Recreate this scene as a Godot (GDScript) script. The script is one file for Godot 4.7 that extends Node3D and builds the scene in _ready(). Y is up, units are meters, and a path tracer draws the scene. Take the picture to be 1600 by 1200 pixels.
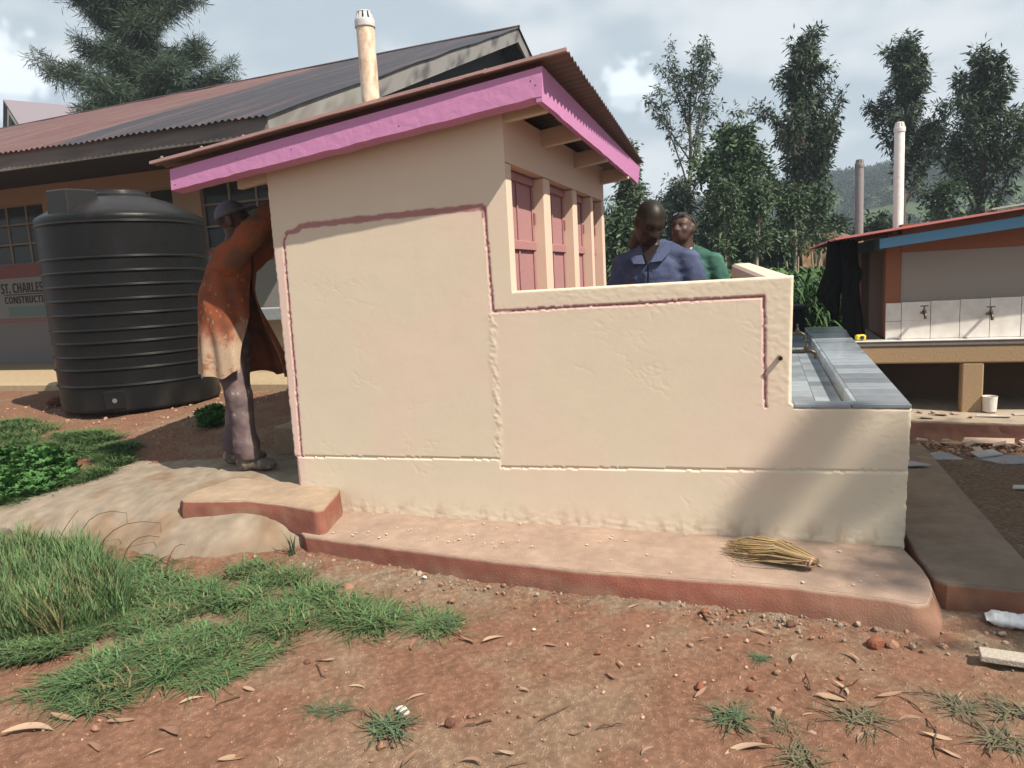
extends Node3D
# A small toilet block in fresh cream plaster with a pink fascia, in a red-earth school yard.
# Axes: x along the block's end wall, z towards the camera, metres.

const WZ := -3.744
var rng := RandomNumberGenerator.new()
var T := {}
var M := {}


class MB:
	var v := PackedVector3Array()
	var n := PackedVector3Array()
	var c := PackedColorArray()
	var uv := PackedVector2Array()
	var i := PackedInt32Array()
	var col := Color(1, 1, 1)

	func tri(a: Vector3, b: Vector3, d: Vector3) -> void:  # counter-clockwise seen from the front
		var nn := (b - a).cross(d - a).normalized()
		var k := v.size()
		for p in [a, b, d]:
			v.append(p); n.append(nn); c.append(col); uv.append(Vector2(p.x, p.y))
		i.append_array(PackedInt32Array([k, k + 2, k + 1]))

	func quad(a: Vector3, b: Vector3, d: Vector3, e: Vector3) -> void:
		var nn := (d - a).cross(e - b).normalized()
		var k := v.size()
		v.append_array(PackedVector3Array([a, b, d, e]))
		for q in 4:
			n.append(nn); c.append(col)
		uv.append_array(PackedVector2Array([Vector2(0, 0), Vector2(1, 0), Vector2(1, 1), Vector2(0, 1)]))
		i.append_array(PackedInt32Array([k, k + 2, k + 1, k, k + 3, k + 2]))

	func box(ctr: Vector3, s: Vector3, b := Basis.IDENTITY, bev := 0.0) -> void:
		hexa([ctr + b * Vector3(-s.x, -s.y, s.z) / 2, ctr + b * Vector3(s.x, -s.y, s.z) / 2, ctr + b * Vector3(s.x, s.y, s.z) / 2, ctr + b * Vector3(-s.x, s.y, s.z) / 2,
			ctr + b * Vector3(-s.x, -s.y, -s.z) / 2, ctr + b * Vector3(s.x, -s.y, -s.z) / 2, ctr + b * Vector3(s.x, s.y, -s.z) / 2, ctr + b * Vector3(-s.x, s.y, -s.z) / 2], bev)

	func span(a: Vector3, d: Vector3, bev := 0.0) -> void:  # axis-aligned box between two corners
		var lo := Vector3(minf(a.x, d.x), minf(a.y, d.y), minf(a.z, d.z))
		var hi := Vector3(maxf(a.x, d.x), maxf(a.y, d.y), maxf(a.z, d.z))
		box((lo + hi) / 2, hi - lo, Basis.IDENTITY, bev)

	func hexa(p: Array, bev := 0.0) -> void:  # front ccw 0-3, back 4-7 in the same places
		if bev <= 0.0:
			quad(p[0], p[1], p[2], p[3]); quad(p[5], p[4], p[7], p[6])
			quad(p[4], p[0], p[3], p[7]); quad(p[1], p[5], p[6], p[2])
			quad(p[3], p[2], p[6], p[7]); quad(p[4], p[5], p[1], p[0])
			return
		# each corner gets three points, pulled in along two edges
		var nb := [[1, 3, 4], [0, 2, 5], [3, 1, 6], [2, 0, 7], [5, 7, 0], [4, 6, 1], [7, 5, 2], [6, 4, 3]]  # along x, y, z
		var q := []
		for k in 8:
			var e := []
			for a in 3:
				var d: Vector3 = p[nb[k][a]] - p[k]
				e.append(d.normalized() * minf(bev, d.length() * 0.45))
			q.append([p[k] + e[1] + e[2], p[k] + e[0] + e[2], p[k] + e[0] + e[1]])  # on the x face, y face, z face
		quad(q[0][2], q[1][2], q[2][2], q[3][2]); quad(q[5][2], q[4][2], q[7][2], q[6][2])
		quad(q[4][0], q[0][0], q[3][0], q[7][0]); quad(q[1][0], q[5][0], q[6][0], q[2][0])
		quad(q[3][1], q[2][1], q[6][1], q[7][1]); quad(q[4][1], q[5][1], q[1][1], q[0][1])
		for e in [[0, 1, 1, 2], [3, 2, 1, 2], [4, 5, 1, 2], [7, 6, 1, 2], [0, 3, 0, 2], [1, 2, 0, 2], [4, 7, 0, 2], [5, 6, 0, 2], [0, 4, 0, 1], [1, 5, 0, 1], [3, 7, 0, 1], [2, 6, 0, 1]]:
			_fac(q[e[0]][e[2]], q[e[1]][e[2]], q[e[1]][e[3]], q[e[0]][e[3]], (p[0] + p[6] + p[3] + p[5]) / 4)
		for k in 8:
			var m: Vector3 = (p[0] + p[6] + p[3] + p[5]) / 4
			var nn: Vector3 = (q[k][1] - q[k][0]).cross(q[k][2] - q[k][0])
			if nn.dot(p[k] - m) > 0: tri(q[k][0], q[k][1], q[k][2])
			else: tri(q[k][0], q[k][2], q[k][1])

	func _fac(a: Vector3, b: Vector3, d: Vector3, e: Vector3, m: Vector3) -> void:
		if (d - a).cross(e - b).dot((a + d) / 2 - m) > 0: quad(a, b, d, e)
		else: quad(a, e, d, b)

	func prism(poly: PackedVector2Array, z0: float, z1: float, b := Transform3D.IDENTITY) -> void:  # polygon in xy, from z0 to z1
		var p := poly.duplicate()
		if Geometry2D.is_polygon_clockwise(p): p.reverse()
		var t := Geometry2D.triangulate_polygon(p)
		for k in range(0, t.size(), 3):
			var x := p[t[k]]; var y := p[t[k + 1]]; var z := p[t[k + 2]]
			if (y - x).cross(z - x) < 0:
				var w := y; y = z; z = w
			tri(b * Vector3(x.x, x.y, z1), b * Vector3(y.x, y.y, z1), b * Vector3(z.x, z.y, z1))
			tri(b * Vector3(x.x, x.y, z0), b * Vector3(z.x, z.y, z0), b * Vector3(y.x, y.y, z0))
		for k in p.size():
			var a := p[k]; var d := p[(k + 1) % p.size()]
			quad(b * Vector3(a.x, a.y, z0), b * Vector3(d.x, d.y, z0), b * Vector3(d.x, d.y, z1), b * Vector3(a.x, a.y, z1))

	func tube(pts: Array, r: Array, sides := 8, caps := true, flat := 1.0) -> void:
		var k0 := v.size()
		var up := Vector3.UP
		var last := pts.size() - 1
		for a in pts.size():
			var d: Vector3 = (pts[mini(a + 1, last)] - pts[maxi(a - 1, 0)]).normalized()
			if a == 0: up = Vector3.UP if absf(d.y) < 0.9 else Vector3.RIGHT
			var x := d.cross(up).normalized()
			up = x.cross(d).normalized()
			var rr: float = r[a] if a < r.size() else r[-1]
			for s in sides:
				var t := TAU * s / sides
				var o := x * cos(t) + up * sin(t) * flat
				v.append(pts[a] + o * rr); n.append(o.normalized()); c.append(col); uv.append(Vector2(float(s) / sides, a))
		for a in last:
			for s in sides:
				var p0 := k0 + a * sides + s; var p1 := k0 + a * sides + (s + 1) % sides
				i.append_array(PackedInt32Array([p0, p1, p0 + sides, p1, p1 + sides, p0 + sides]))
		if caps:
			for e in [0, last]:
				var k := v.size()
				var d: Vector3 = (pts[1] - pts[0]).normalized() * -1 if e == 0 else (pts[last] - pts[last - 1]).normalized()
				v.append(pts[e]); n.append(d); c.append(col); uv.append(Vector2.ZERO)
				for s in sides:
					v.append(v[k0 + e * sides + s]); n.append(d); c.append(col); uv.append(Vector2.ZERO)
				for s in sides:
					if e == 1: i.append_array(PackedInt32Array([k, k + 1 + s, k + 1 + (s + 1) % sides]))
					else: i.append_array(PackedInt32Array([k, k + 1 + (s + 1) % sides, k + 1 + s]))

	func lathe(prof: PackedVector2Array, sides: int, xf := Transform3D.IDENTITY) -> void:  # (radius, height), upwards, outside smooth
		var k0 := v.size()
		for a in prof.size():
			var d := (prof[mini(a + 1, prof.size() - 1)] - prof[maxi(a - 1, 0)]).normalized()
			for s in sides + 1:
				var t := TAU * s / sides
				v.append(xf * Vector3(prof[a].x * cos(t), prof[a].y, prof[a].x * sin(t)))
				n.append((xf.basis * Vector3(d.y * cos(t), -d.x, d.y * sin(t))).normalized()); c.append(col); uv.append(Vector2(float(s) / sides, prof[a].y))
		for a in prof.size() - 1:
			for s in sides:
				var p := k0 + a * (sides + 1) + s; var q := p + sides + 1
				i.append_array(PackedInt32Array([p, p + 1, q, p + 1, q + 1, q]))

	func grid(nu: int, nv: int, f: Callable, cf = null) -> void:  # f(u, v) -> point; u x v points outwards
		var k0 := v.size()
		var w := nu + 1
		for b in nv + 1:
			for a in w:
				var p: Vector3 = f.call(float(a) / nu, float(b) / nv)
				v.append(p)
				c.append((cf).call(p) if cf != null else col); uv.append(Vector2(p.x, p.z))
		n.resize(v.size())
		for b in nv + 1:
			for a in w:
				var k := k0 + b * w + a
				var du := v[k + (1 if a < nu else 0)] - v[k - (1 if a > 0 else 0)]
				var dv := v[k + (w if b < nv else 0)] - v[k - (w if b > 0 else 0)]
				n[k] = du.cross(dv).normalized()
		for b in nv:
			for a in nu:
				var k := k0 + b * w + a
				i.append_array(PackedInt32Array([k, k + w + 1, k + 1, k, k + w, k + w + 1]))

	func rock(ctr: Vector3, s: Vector3, sd: int, sub := 1) -> void:
		var r := RandomNumberGenerator.new(); r.seed = sd
		var lat := 4 + 2 * sub; var lon := 6 + 3 * sub
		var k0 := v.size()
		var ax := []
		for q in 7: ax.append([Vector3(r.randf_range(-1, 1), r.randf_range(-1, 1), r.randf_range(-1, 1)).normalized(), r.randf_range(0.55, 0.95)])
		var pts := []
		for a in lat + 1:
			for b in lon:
				var d := Vector3(sin(PI * a / lat) * cos(TAU * b / lon), cos(PI * a / lat), sin(PI * a / lat) * sin(TAU * b / lon))
				var rr := 1.0
				for q in ax:
					var t: float = d.dot(q[0])
					if t > 0.01: rr = minf(rr, q[1] / t)
				pts.append(ctr + d * rr * s)
		for a in lat:
			for b in lon:
				var p0: Vector3 = pts[a * lon + b]; var p1: Vector3 = pts[a * lon + (b + 1) % lon]
				var q0: Vector3 = pts[(a + 1) * lon + b]; var q1: Vector3 = pts[(a + 1) * lon + (b + 1) % lon]
				if a > 0: tri(p0, p1, q0)
				if a < lat - 1: tri(p1, q1, q0)

	func mesh() -> ArrayMesh:
		var m := ArrayMesh.new()
		var arr := []
		arr.resize(Mesh.ARRAY_MAX)
		arr[Mesh.ARRAY_VERTEX] = v; arr[Mesh.ARRAY_NORMAL] = n; arr[Mesh.ARRAY_COLOR] = c; arr[Mesh.ARRAY_TEX_UV] = uv; arr[Mesh.ARRAY_INDEX] = i
		m.add_surface_from_arrays(Mesh.PRIMITIVE_TRIANGLES, arr)
		return m


class Field:  # a blend of tapered capsules and ellipsoids, meshed as surface nets
	var lo: Vector3
	var n: Vector3i
	var h: float
	var k: float
	var acc := PackedFloat32Array()
	var cuts := []
	var dents := []
	var wob := 0.0

	func _init(a: Vector3, b: Vector3, cell: float, blend: float) -> void:
		lo = a; h = cell; k = blend
		n = Vector3i(((b - a) / cell).ceil()) + Vector3i.ONE
		acc.resize(n.x * n.y * n.z)

	func cap(a: Vector3, b: Vector3, ra: float, rb: float, sq := Vector3.ONE) -> void:
		var m := maxf(ra, rb) + 5 * k
		var l := ((a.min(b) - Vector3.ONE * m - lo) / h).floor(); var u := ((a.max(b) + Vector3.ONE * m - lo) / h).ceil()
		var d := (b - a) * sq
		var dd := maxf(d.length_squared(), 1e-9)
		for z in range(maxi(0, int(l.z)), mini(n.z, int(u.z) + 1)):
			for y in range(maxi(0, int(l.y)), mini(n.y, int(u.y) + 1)):
				var row := (z * n.y + y) * n.x
				for x in range(maxi(0, int(l.x)), mini(n.x, int(u.x) + 1)):
					var p := (lo + Vector3(x, y, z) * h - a) * sq
					var t := clampf(p.dot(d) / dd, 0.0, 1.0)
					var e := p.distance_to(d * t) - lerpf(ra, rb, t)
					if e < 5 * k: acc[row + x] += exp(-e / k)

	func ell(ctr: Vector3, r: Vector3, b := Basis.IDENTITY) -> void:
		var big := maxf(r.x, maxf(r.y, r.z)); var small := minf(r.x, minf(r.y, r.z))
		var m := big + 5 * k
		var l := ((ctr - Vector3.ONE * m - lo) / h).floor(); var u := ((ctr + Vector3.ONE * m - lo) / h).ceil()
		var bi := b.inverse()
		for z in range(maxi(0, int(l.z)), mini(n.z, int(u.z) + 1)):
			for y in range(maxi(0, int(l.y)), mini(n.y, int(u.y) + 1)):
				var row := (z * n.y + y) * n.x
				for x in range(maxi(0, int(l.x)), mini(n.x, int(u.x) + 1)):
					var q := bi * (lo + Vector3(x, y, z) * h - ctr) / r
					var len := q.length()
					var g := (q / r).length()
					var e := (len - 1.0) * (len / g if g > 1e-6 else small)
					if len < 1e-4: e = -small
					if e < 5 * k: acc[row + x] += exp(-e / k)

	func into(mb: MB, xf: Transform3D, colour: Callable) -> void:
		var f := PackedFloat32Array(); f.resize(acc.size())
		for q in acc.size():
			f[q] = -k * log(acc[q]) if acc[q] > 1e-12 else 5 * k
		if cuts.size() or dents.size() or wob > 0.0:
			var ns := FastNoiseLite.new(); ns.frequency = 9.0; ns.seed = 4
			for z in n.z:
				for y in n.y:
					for x in n.x:
						var q := (z * n.y + y) * n.x + x
						if f[q] > 3 * k: continue
						var p := lo + Vector3(x, y, z) * h
						if wob > 0.0: f[q] += ns.get_noise_3d(p.x, p.y * 1.6, p.z) * wob
						for cu in cuts: f[q] = maxf(f[q], (p - cu[0]).dot(cu[1]))
						for de in dents: f[q] = maxf(f[q], de[1] - p.distance_to(de[0]))
		var at := PackedInt32Array(); at.resize(acc.size()); at.fill(-1)
		var k0 := mb.v.size()
		var sy := n.x; var sz := n.x * n.y
		var co := [0, 1, sy, sy + 1, sz, sz + 1, sz + sy, sz + sy + 1]
		var off := [Vector3(0, 0, 0), Vector3(1, 0, 0), Vector3(0, 1, 0), Vector3(1, 1, 0), Vector3(0, 0, 1), Vector3(1, 0, 1), Vector3(0, 1, 1), Vector3(1, 1, 1)]
		var ed := [[0, 1], [2, 3], [4, 5], [6, 7], [0, 2], [1, 3], [4, 6], [5, 7], [0, 4], [1, 5], [2, 6], [3, 7]]
		for z in n.z - 1:
			for y in n.y - 1:
				for x in n.x - 1:
					var q := z * sz + y * sy + x
					var s0 := f[q] < 0.0
					if (f[q + 1] < 0.0) == s0 and (f[q + sy] < 0.0) == s0 and (f[q + sy + 1] < 0.0) == s0 and (f[q + sz] < 0.0) == s0 and (f[q + sz + 1] < 0.0) == s0 and (f[q + sz + sy] < 0.0) == s0 and (f[q + sz + sy + 1] < 0.0) == s0:
						continue
					var sum := Vector3.ZERO; var cnt := 0
					for e in ed:
						var fa := f[q + co[e[0]]]; var fb := f[q + co[e[1]]]
						if (fa < 0.0) != (fb < 0.0):
							sum += (off[e[0]] as Vector3).lerp(off[e[1]], fa / (fa - fb)); cnt += 1
					var p := lo + (Vector3(x, y, z) + sum / cnt) * h
					at[q] = mb.v.size()
					mb.v.append(xf * p); mb.n.append(Vector3.ZERO); mb.c.append(colour.call(p)); mb.uv.append(Vector2(p.x, p.y))
		var st := [1, sy, sz]
		for z in range(1, n.z - 1):
			for y in range(1, n.y - 1):
				for x in range(1, n.x - 1):
					var q := z * sz + y * sy + x
					var inside := f[q] < 0.0
					for a in 3:
						if (f[q + st[a]] < 0.0) == inside: continue
						var b: int = st[(a + 1) % 3]; var d: int = st[(a + 2) % 3]
						var w := [at[q - b - d], at[q - d], at[q], at[q - b]]
						if w.min() < 0: continue
						if not inside: w.reverse()
						for t in [[0, 1, 2], [0, 2, 3]]:
							var i0: int = w[t[0]]; var i1: int = w[t[1]]; var i2: int = w[t[2]]
							var nn := (mb.v[i1] - mb.v[i0]).cross(mb.v[i2] - mb.v[i0])
							mb.n[i0] += nn; mb.n[i1] += nn; mb.n[i2] += nn
							mb.i.append_array(PackedInt32Array([i0, i2, i1]))
		for q in range(k0, mb.v.size()): mb.n[q] = mb.n[q].normalized() if mb.n[q].length() > 0 else Vector3.UP


func part(called: String, mb, mat: Material, parent: Node = null) -> MeshInstance3D:
	var o := MeshInstance3D.new()
	o.name = called
	o.mesh = mb.mesh() if mb is MB else mb
	o.material_override = mat
	(parent if parent else self).add_child(o, true)
	return o


func tag(o: Node, label: String, category := "", group := "", kind := "") -> Node:
	if label: o.set_meta("label", label)
	if category: o.set_meta("category", category)
	if group: o.set_meta("group", group)
	if kind: o.set_meta("kind", kind)
	return o


func thing(called: String, label: String, category: String, at := Vector3.ZERO, turn := 0.0, group := "") -> Node3D:
	var o := Node3D.new()
	o.name = called
	o.position = at
	o.rotation.y = turn
	add_child(o, true)
	tag(o, label, category, group)
	return o


func scatter(called: String, mesh: Mesh, mat: Material, xf: Array, cols: Array, parent: Node = null) -> MultiMeshInstance3D:
	var mm := MultiMesh.new()
	mm.transform_format = MultiMesh.TRANSFORM_3D
	mm.use_colors = cols.size() > 0
	mm.mesh = mesh
	mm.instance_count = xf.size()
	for k in xf.size():
		mm.set_instance_transform(k, xf[k])
		if cols.size(): mm.set_instance_color(k, cols[k])
	var o := MultiMeshInstance3D.new()
	o.name = called
	o.multimesh = mm
	o.material_override = mat
	(parent if parent else self).add_child(o, true)
	return o


func lin(r: float, g: float, b: float) -> Color:
	return Color(r, g, b).linear_to_srgb()


func noise(seed_: int, freq: float, oct := 3, type := FastNoiseLite.TYPE_SIMPLEX_SMOOTH) -> FastNoiseLite:
	var f := FastNoiseLite.new()
	f.seed = seed_; f.frequency = freq; f.noise_type = type; f.fractal_octaves = oct
	return f


func tex(f: FastNoiseLite, size: int, lo: float, hi: float) -> ImageTexture:  # a seamless grey map between lo and hi (sRGB values)
	var im := f.get_seamless_image(size, size)
	im.convert(Image.FORMAT_L8)
	var d := im.get_data()
	for k in d.size(): d[k] = int(255.0 * lerpf(lo, hi, d[k] / 255.0))
	return ImageTexture.create_from_image(Image.create_from_data(size, size, false, Image.FORMAT_L8, d))


func nmap(f: FastNoiseLite, size: int, strength: float) -> ImageTexture:
	var im := f.get_seamless_image(size, size)
	im.convert(Image.FORMAT_RGBA8)
	im.bump_map_to_normal_map(strength)
	return ImageTexture.create_from_image(im)


func mat(col: Color, rough := 0.85, o := {}) -> StandardMaterial3D:  # col holds linear values
	var m := StandardMaterial3D.new()
	m.albedo_color = col.linear_to_srgb()
	m.roughness = rough
	m.metallic_specular = o.get("spec", 0.35)
	m.metallic = o.get("metal", 0.0)
	m.vertex_color_use_as_albedo = o.get("vc", true)
	if o.has("tex"): m.albedo_texture = T[o.tex]
	if o.has("n"):
		m.normal_enabled = true; m.normal_texture = T[o.n]; m.normal_scale = o.get("ns", 1.0)
	if o.has("tex") or o.has("n"):
		m.uv1_triplanar = true; m.uv1_world_triplanar = o.get("world", true)
		m.uv1_scale = Vector3.ONE * o.get("scale", 1.0); m.uv1_triplanar_sharpness = 4.0
	if o.has("back"):
		m.backlight_enabled = true; m.backlight = (o.back as Color)
	m.cull_mode = BaseMaterial3D.CULL_DISABLED
	return m


func sm(a: float, b: float, x: float) -> float:
	return smoothstep(a, b, x)


func ground_h(x: float, z: float) -> float:
	return 0.41 * sm(2.5, 5.6, -z) * sm(1.4, 3.4, -x)


func _ready() -> void:
	rng.seed = 7
	camera_and_light()
	textures()
	ground()
	slabs()
	toilet_block()
	school()
	washing_block()
	hills()
	trees()
	maize()
	water_tank()
	people()
	grass_and_weeds()
	litter()
	small_things()


func camera_and_light() -> void:
	var cam := Camera3D.new()
	cam.name = "camera"
	cam.position = Vector3(0, 1.47, 0)
	cam.rotation = Vector3(deg_to_rad(-8.15), deg_to_rad(19.3), deg_to_rad(-3.06))
	cam.fov = 55.53
	cam.near = 0.05
	cam.far = 2000.0
	add_child(cam)
	cam.current = true
	var sun := DirectionalLight3D.new()
	sun.name = "sun"
	sun.light_energy = 1.38
	sun.light_color = Color(1.0, 0.955, 0.89)
	sun.light_angular_distance = 0.5
	sun.shadow_enabled = true
	sun.look_at_from_position(Vector3.ZERO, -Vector3(0.611, 0.747, 0.258), Vector3.UP)
	add_child(sun)
	var env := Environment.new()
	env.background_mode = Environment.BG_SKY
	var sky := Sky.new()
	var pm := PanoramaSkyMaterial.new()
	pm.panorama = sky_picture()
	sky.sky_material = pm
	env.sky = sky
	env.tonemap_mode = Environment.TONE_MAPPER_LINEAR
	env.tonemap_exposure = 1.85
	env.fog_enabled = true
	env.fog_density = 0.0012
	env.fog_light_color = Color(0.78, 0.84, 0.90)
	env.sdfgi_enabled = true
	env.ssao_enabled = true
	env.ssil_enabled = true
	var we := WorldEnvironment.new()
	we.name = "environment"
	we.environment = env
	add_child(we)


func sky_picture() -> ImageTexture:  # grey-blue broken cloud, computed for every direction
	var w := 1600; var h := 800
	var big := noise(3, 1.3, 5); var small := noise(9, 4.0, 4); var puff := noise(21, 9.0, 4)
	var d := PackedFloat32Array(); d.resize(w * h * 3)
	var heaps := [[Vector3(-0.158, 0.228, -0.961), 0.030], [Vector3(-0.775, 0.235, -0.587), 0.05]]
	for y in h:
		var el := PI * (0.5 - (y + 0.5) / h)
		for x in w:
			var az := TAU * (x + 0.5) / w
			var p := Vector3(sin(az) * cos(el), sin(el), -cos(az) * cos(el))
			var up := maxf(p.y, 0.0)
			var q := p / (up + 0.35)
			var a := big.get_noise_3d(q.x, q.y * 2.0, q.z) + 0.35 * small.get_noise_3d(q.x, q.y * 2.0, q.z)
			var cl := sm(-0.22, 0.40, a)
			var c := Vector3(0.275, 0.33, 0.375).lerp(Vector3(0.455, 0.48, 0.50), cl)
			c = c.lerp(Vector3(0.35, 0.385, 0.415), 0.5 * exp(-up * 5.0))
			for hp in heaps:
				var e: Vector3 = p - hp[0]
				e.y *= 1.15
				var r: float = e.length() / hp[1] - 1.1 * puff.get_noise_3d(p.x * 5.0, p.y * 5.0, p.z * 5.0) - 0.25
				c = c.lerp(Vector3(0.60, 0.65, 0.69), sm(1.1, 0.55, r) * (0.8 if e.y > -0.25 * hp[1] else 0.45))
			var k := (y * w + x) * 3
			d[k] = c.x; d[k + 1] = c.y; d[k + 2] = c.z
	var im := Image.create_from_data(w, h, false, Image.FORMAT_RGBF, d.to_byte_array())
	return ImageTexture.create_from_image(im)


func textures() -> void:
	T.grain = tex(noise(1, 0.05, 4), 512, 0.86, 1.0)
	T.cloudy = tex(noise(2, 0.012, 5), 512, 0.90, 1.0)
	T.speck = tex(noise(5, 0.11, 2, FastNoiseLite.TYPE_CELLULAR), 512, 0.78, 1.0)
	T.vein = tex(noise(6, 0.02, 5, FastNoiseLite.TYPE_PERLIN), 512, 0.90, 1.0)
	T.n_fine = nmap(noise(11, 0.09, 3), 512, 4.0)
	T.n_soft = nmap(noise(12, 0.018, 5), 512, 8.0)
	T.n_pit = nmap(noise(13, 0.06, 3, FastNoiseLite.TYPE_CELLULAR), 512, 5.0)
	var wd := noise(17, 0.02, 4)
	var im := Image.create(256, 256, false, Image.FORMAT_L8)
	for y in 256:
		for x in 256:
			var v := 0.85 + 0.35 * wd.get_noise_2d(x * 0.35, y * 7.0)
			im.set_pixel(x, y, Color(v, v, v))
	T.wood = ImageTexture.create_from_image(im)
	var s1 := noise(61, 0.03, 4).get_seamless_image(1024, 1024).get_data(); var s2 := noise(62, 0.11, 1, FastNoiseLite.TYPE_CELLULAR).get_seamless_image(1024, 1024).get_data(); var s3 := noise(63, 0.3, 2).get_seamless_image(1024, 1024).get_data()
	var so := PackedByteArray(); so.resize(1024 * 1024 * 3)
	var bump := PackedByteArray(); bump.resize(1024 * 1024)
	for k in 1024 * 1024:
		var a := s1[k] / 255.0; var b := s2[k] / 255.0; var g := s3[k] / 255.0
		var peb := sm(0.34, 0.20, b) * sm(0.52, 0.66, a)  # scattered grains, in drifts
		var v := 0.78 + 0.22 * (a - 0.5) + 0.18 * (g - 0.5)
		so[k * 3] = int(255 * clampf(v + 0.09 * peb, 0, 1)); so[k * 3 + 1] = int(255 * clampf(v + 0.14 * peb, 0, 1)); so[k * 3 + 2] = int(255 * clampf(v + 0.17 * peb, 0, 1))
		bump[k] = int(255 * clampf(0.3 + 0.25 * g + 0.2 * a + 0.35 * peb, 0, 1))
	T.soil = ImageTexture.create_from_image(Image.create_from_data(1024, 1024, false, Image.FORMAT_RGB8, so))
	var bi := Image.create_from_data(1024, 1024, false, Image.FORMAT_L8, bump)
	bi.convert(Image.FORMAT_RGBA8)
	bi.bump_map_to_normal_map(9.0)
	T.n_soil = ImageTexture.create_from_image(bi)
	M.soil = mat(Color(1, 1, 1), 0.95, {"tex": "soil", "n": "n_soil", "scale": 0.85, "ns": 0.75, "spec": 0.1})
	M.plaster = mat(Color(1, 1, 1), 0.8, {"n": "n_fine", "scale": 1.3, "ns": 0.02, "spec": 0.25})
	M.paint = mat(Color(1, 1, 1), 0.72, {"n": "n_soft", "scale": 1.3, "ns": 0.16, "spec": 0.25})
	M.concrete = mat(Color(1, 1, 1), 0.9, {"tex": "cloudy", "n": "n_fine", "scale": 1.7, "ns": 0.28, "spec": 0.2})
	M.rough = mat(Color(1, 1, 1), 0.95, {"tex": "grain", "n": "n_pit", "scale": 2.5, "ns": 0.4, "spec": 0.1})
	M.gloss = mat(Color(1, 1, 1), 0.45, {"n": "n_soft", "scale": 2.0, "ns": 0.25, "spec": 0.5})
	M.sheet = mat(Color(1, 1, 1), 0.62, {"tex": "cloudy", "scale": 0.8, "spec": 0.4})
	M.tile = mat(Color(1, 1, 1), 0.24, {"spec": 0.5, "tex": "vein", "scale": 1.3})
	M.metal = mat(Color(1, 1, 1), 0.38, {"metal": 0.8})
	M.wood = mat(Color(1, 1, 1), 0.85, {"tex": "grain", "n": "n_fine", "scale": 2.0, "ns": 0.5})
	M.leaf = mat(Color(1, 1, 1), 0.6, {"spec": 0.3, "back": Color(0.25, 0.35, 0.1)})
	M.far = mat(Color(1, 1, 1), 0.8, {"spec": 0.1})
	M.bark = mat(Color(1, 1, 1), 0.95, {"tex": "grain", "n": "n_pit", "scale": 1.5, "spec": 0.1})
	M.cloth = mat(Color(1, 1, 1), 0.9, {"tex": "grain", "n": "n_fine", "scale": 3.0, "ns": 0.5, "spec": 0.12})
	M.skin = mat(Color(1, 1, 1), 0.5, {"spec": 0.4, "n": "n_fine", "scale": 6.0, "ns": 0.1})
	M.tank = mat(Color(1, 1, 1), 0.40, {"tex": "cloudy", "n": "n_soft", "scale": 1.2, "ns": 0.12, "spec": 0.32})
	M.pane = mat(Color(0.03, 0.035, 0.035), 0.10, {"vc": false, "spec": 0.3})


func axis(dense: Array, far: float) -> PackedFloat32Array:  # [[from, to, step], ...] then stretched out to far on both ends
	var out := PackedFloat32Array()
	for d in dense:
		var x: float = d[0]
		while x < d[1] - 1e-4:
			out.append(x); x += d[2]
	out.append(dense[-1][1])
	var step := 0.1
	while out[-1] < far:
		out.append(out[-1] + step); step *= 1.28
	step = 0.1
	var pre := PackedFloat32Array()
	var x0 := out[0]
	while x0 > -far:
		x0 -= step; step *= 1.28
		pre.append(x0)
	pre.reverse()
	pre.append_array(out)
	return pre


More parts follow.
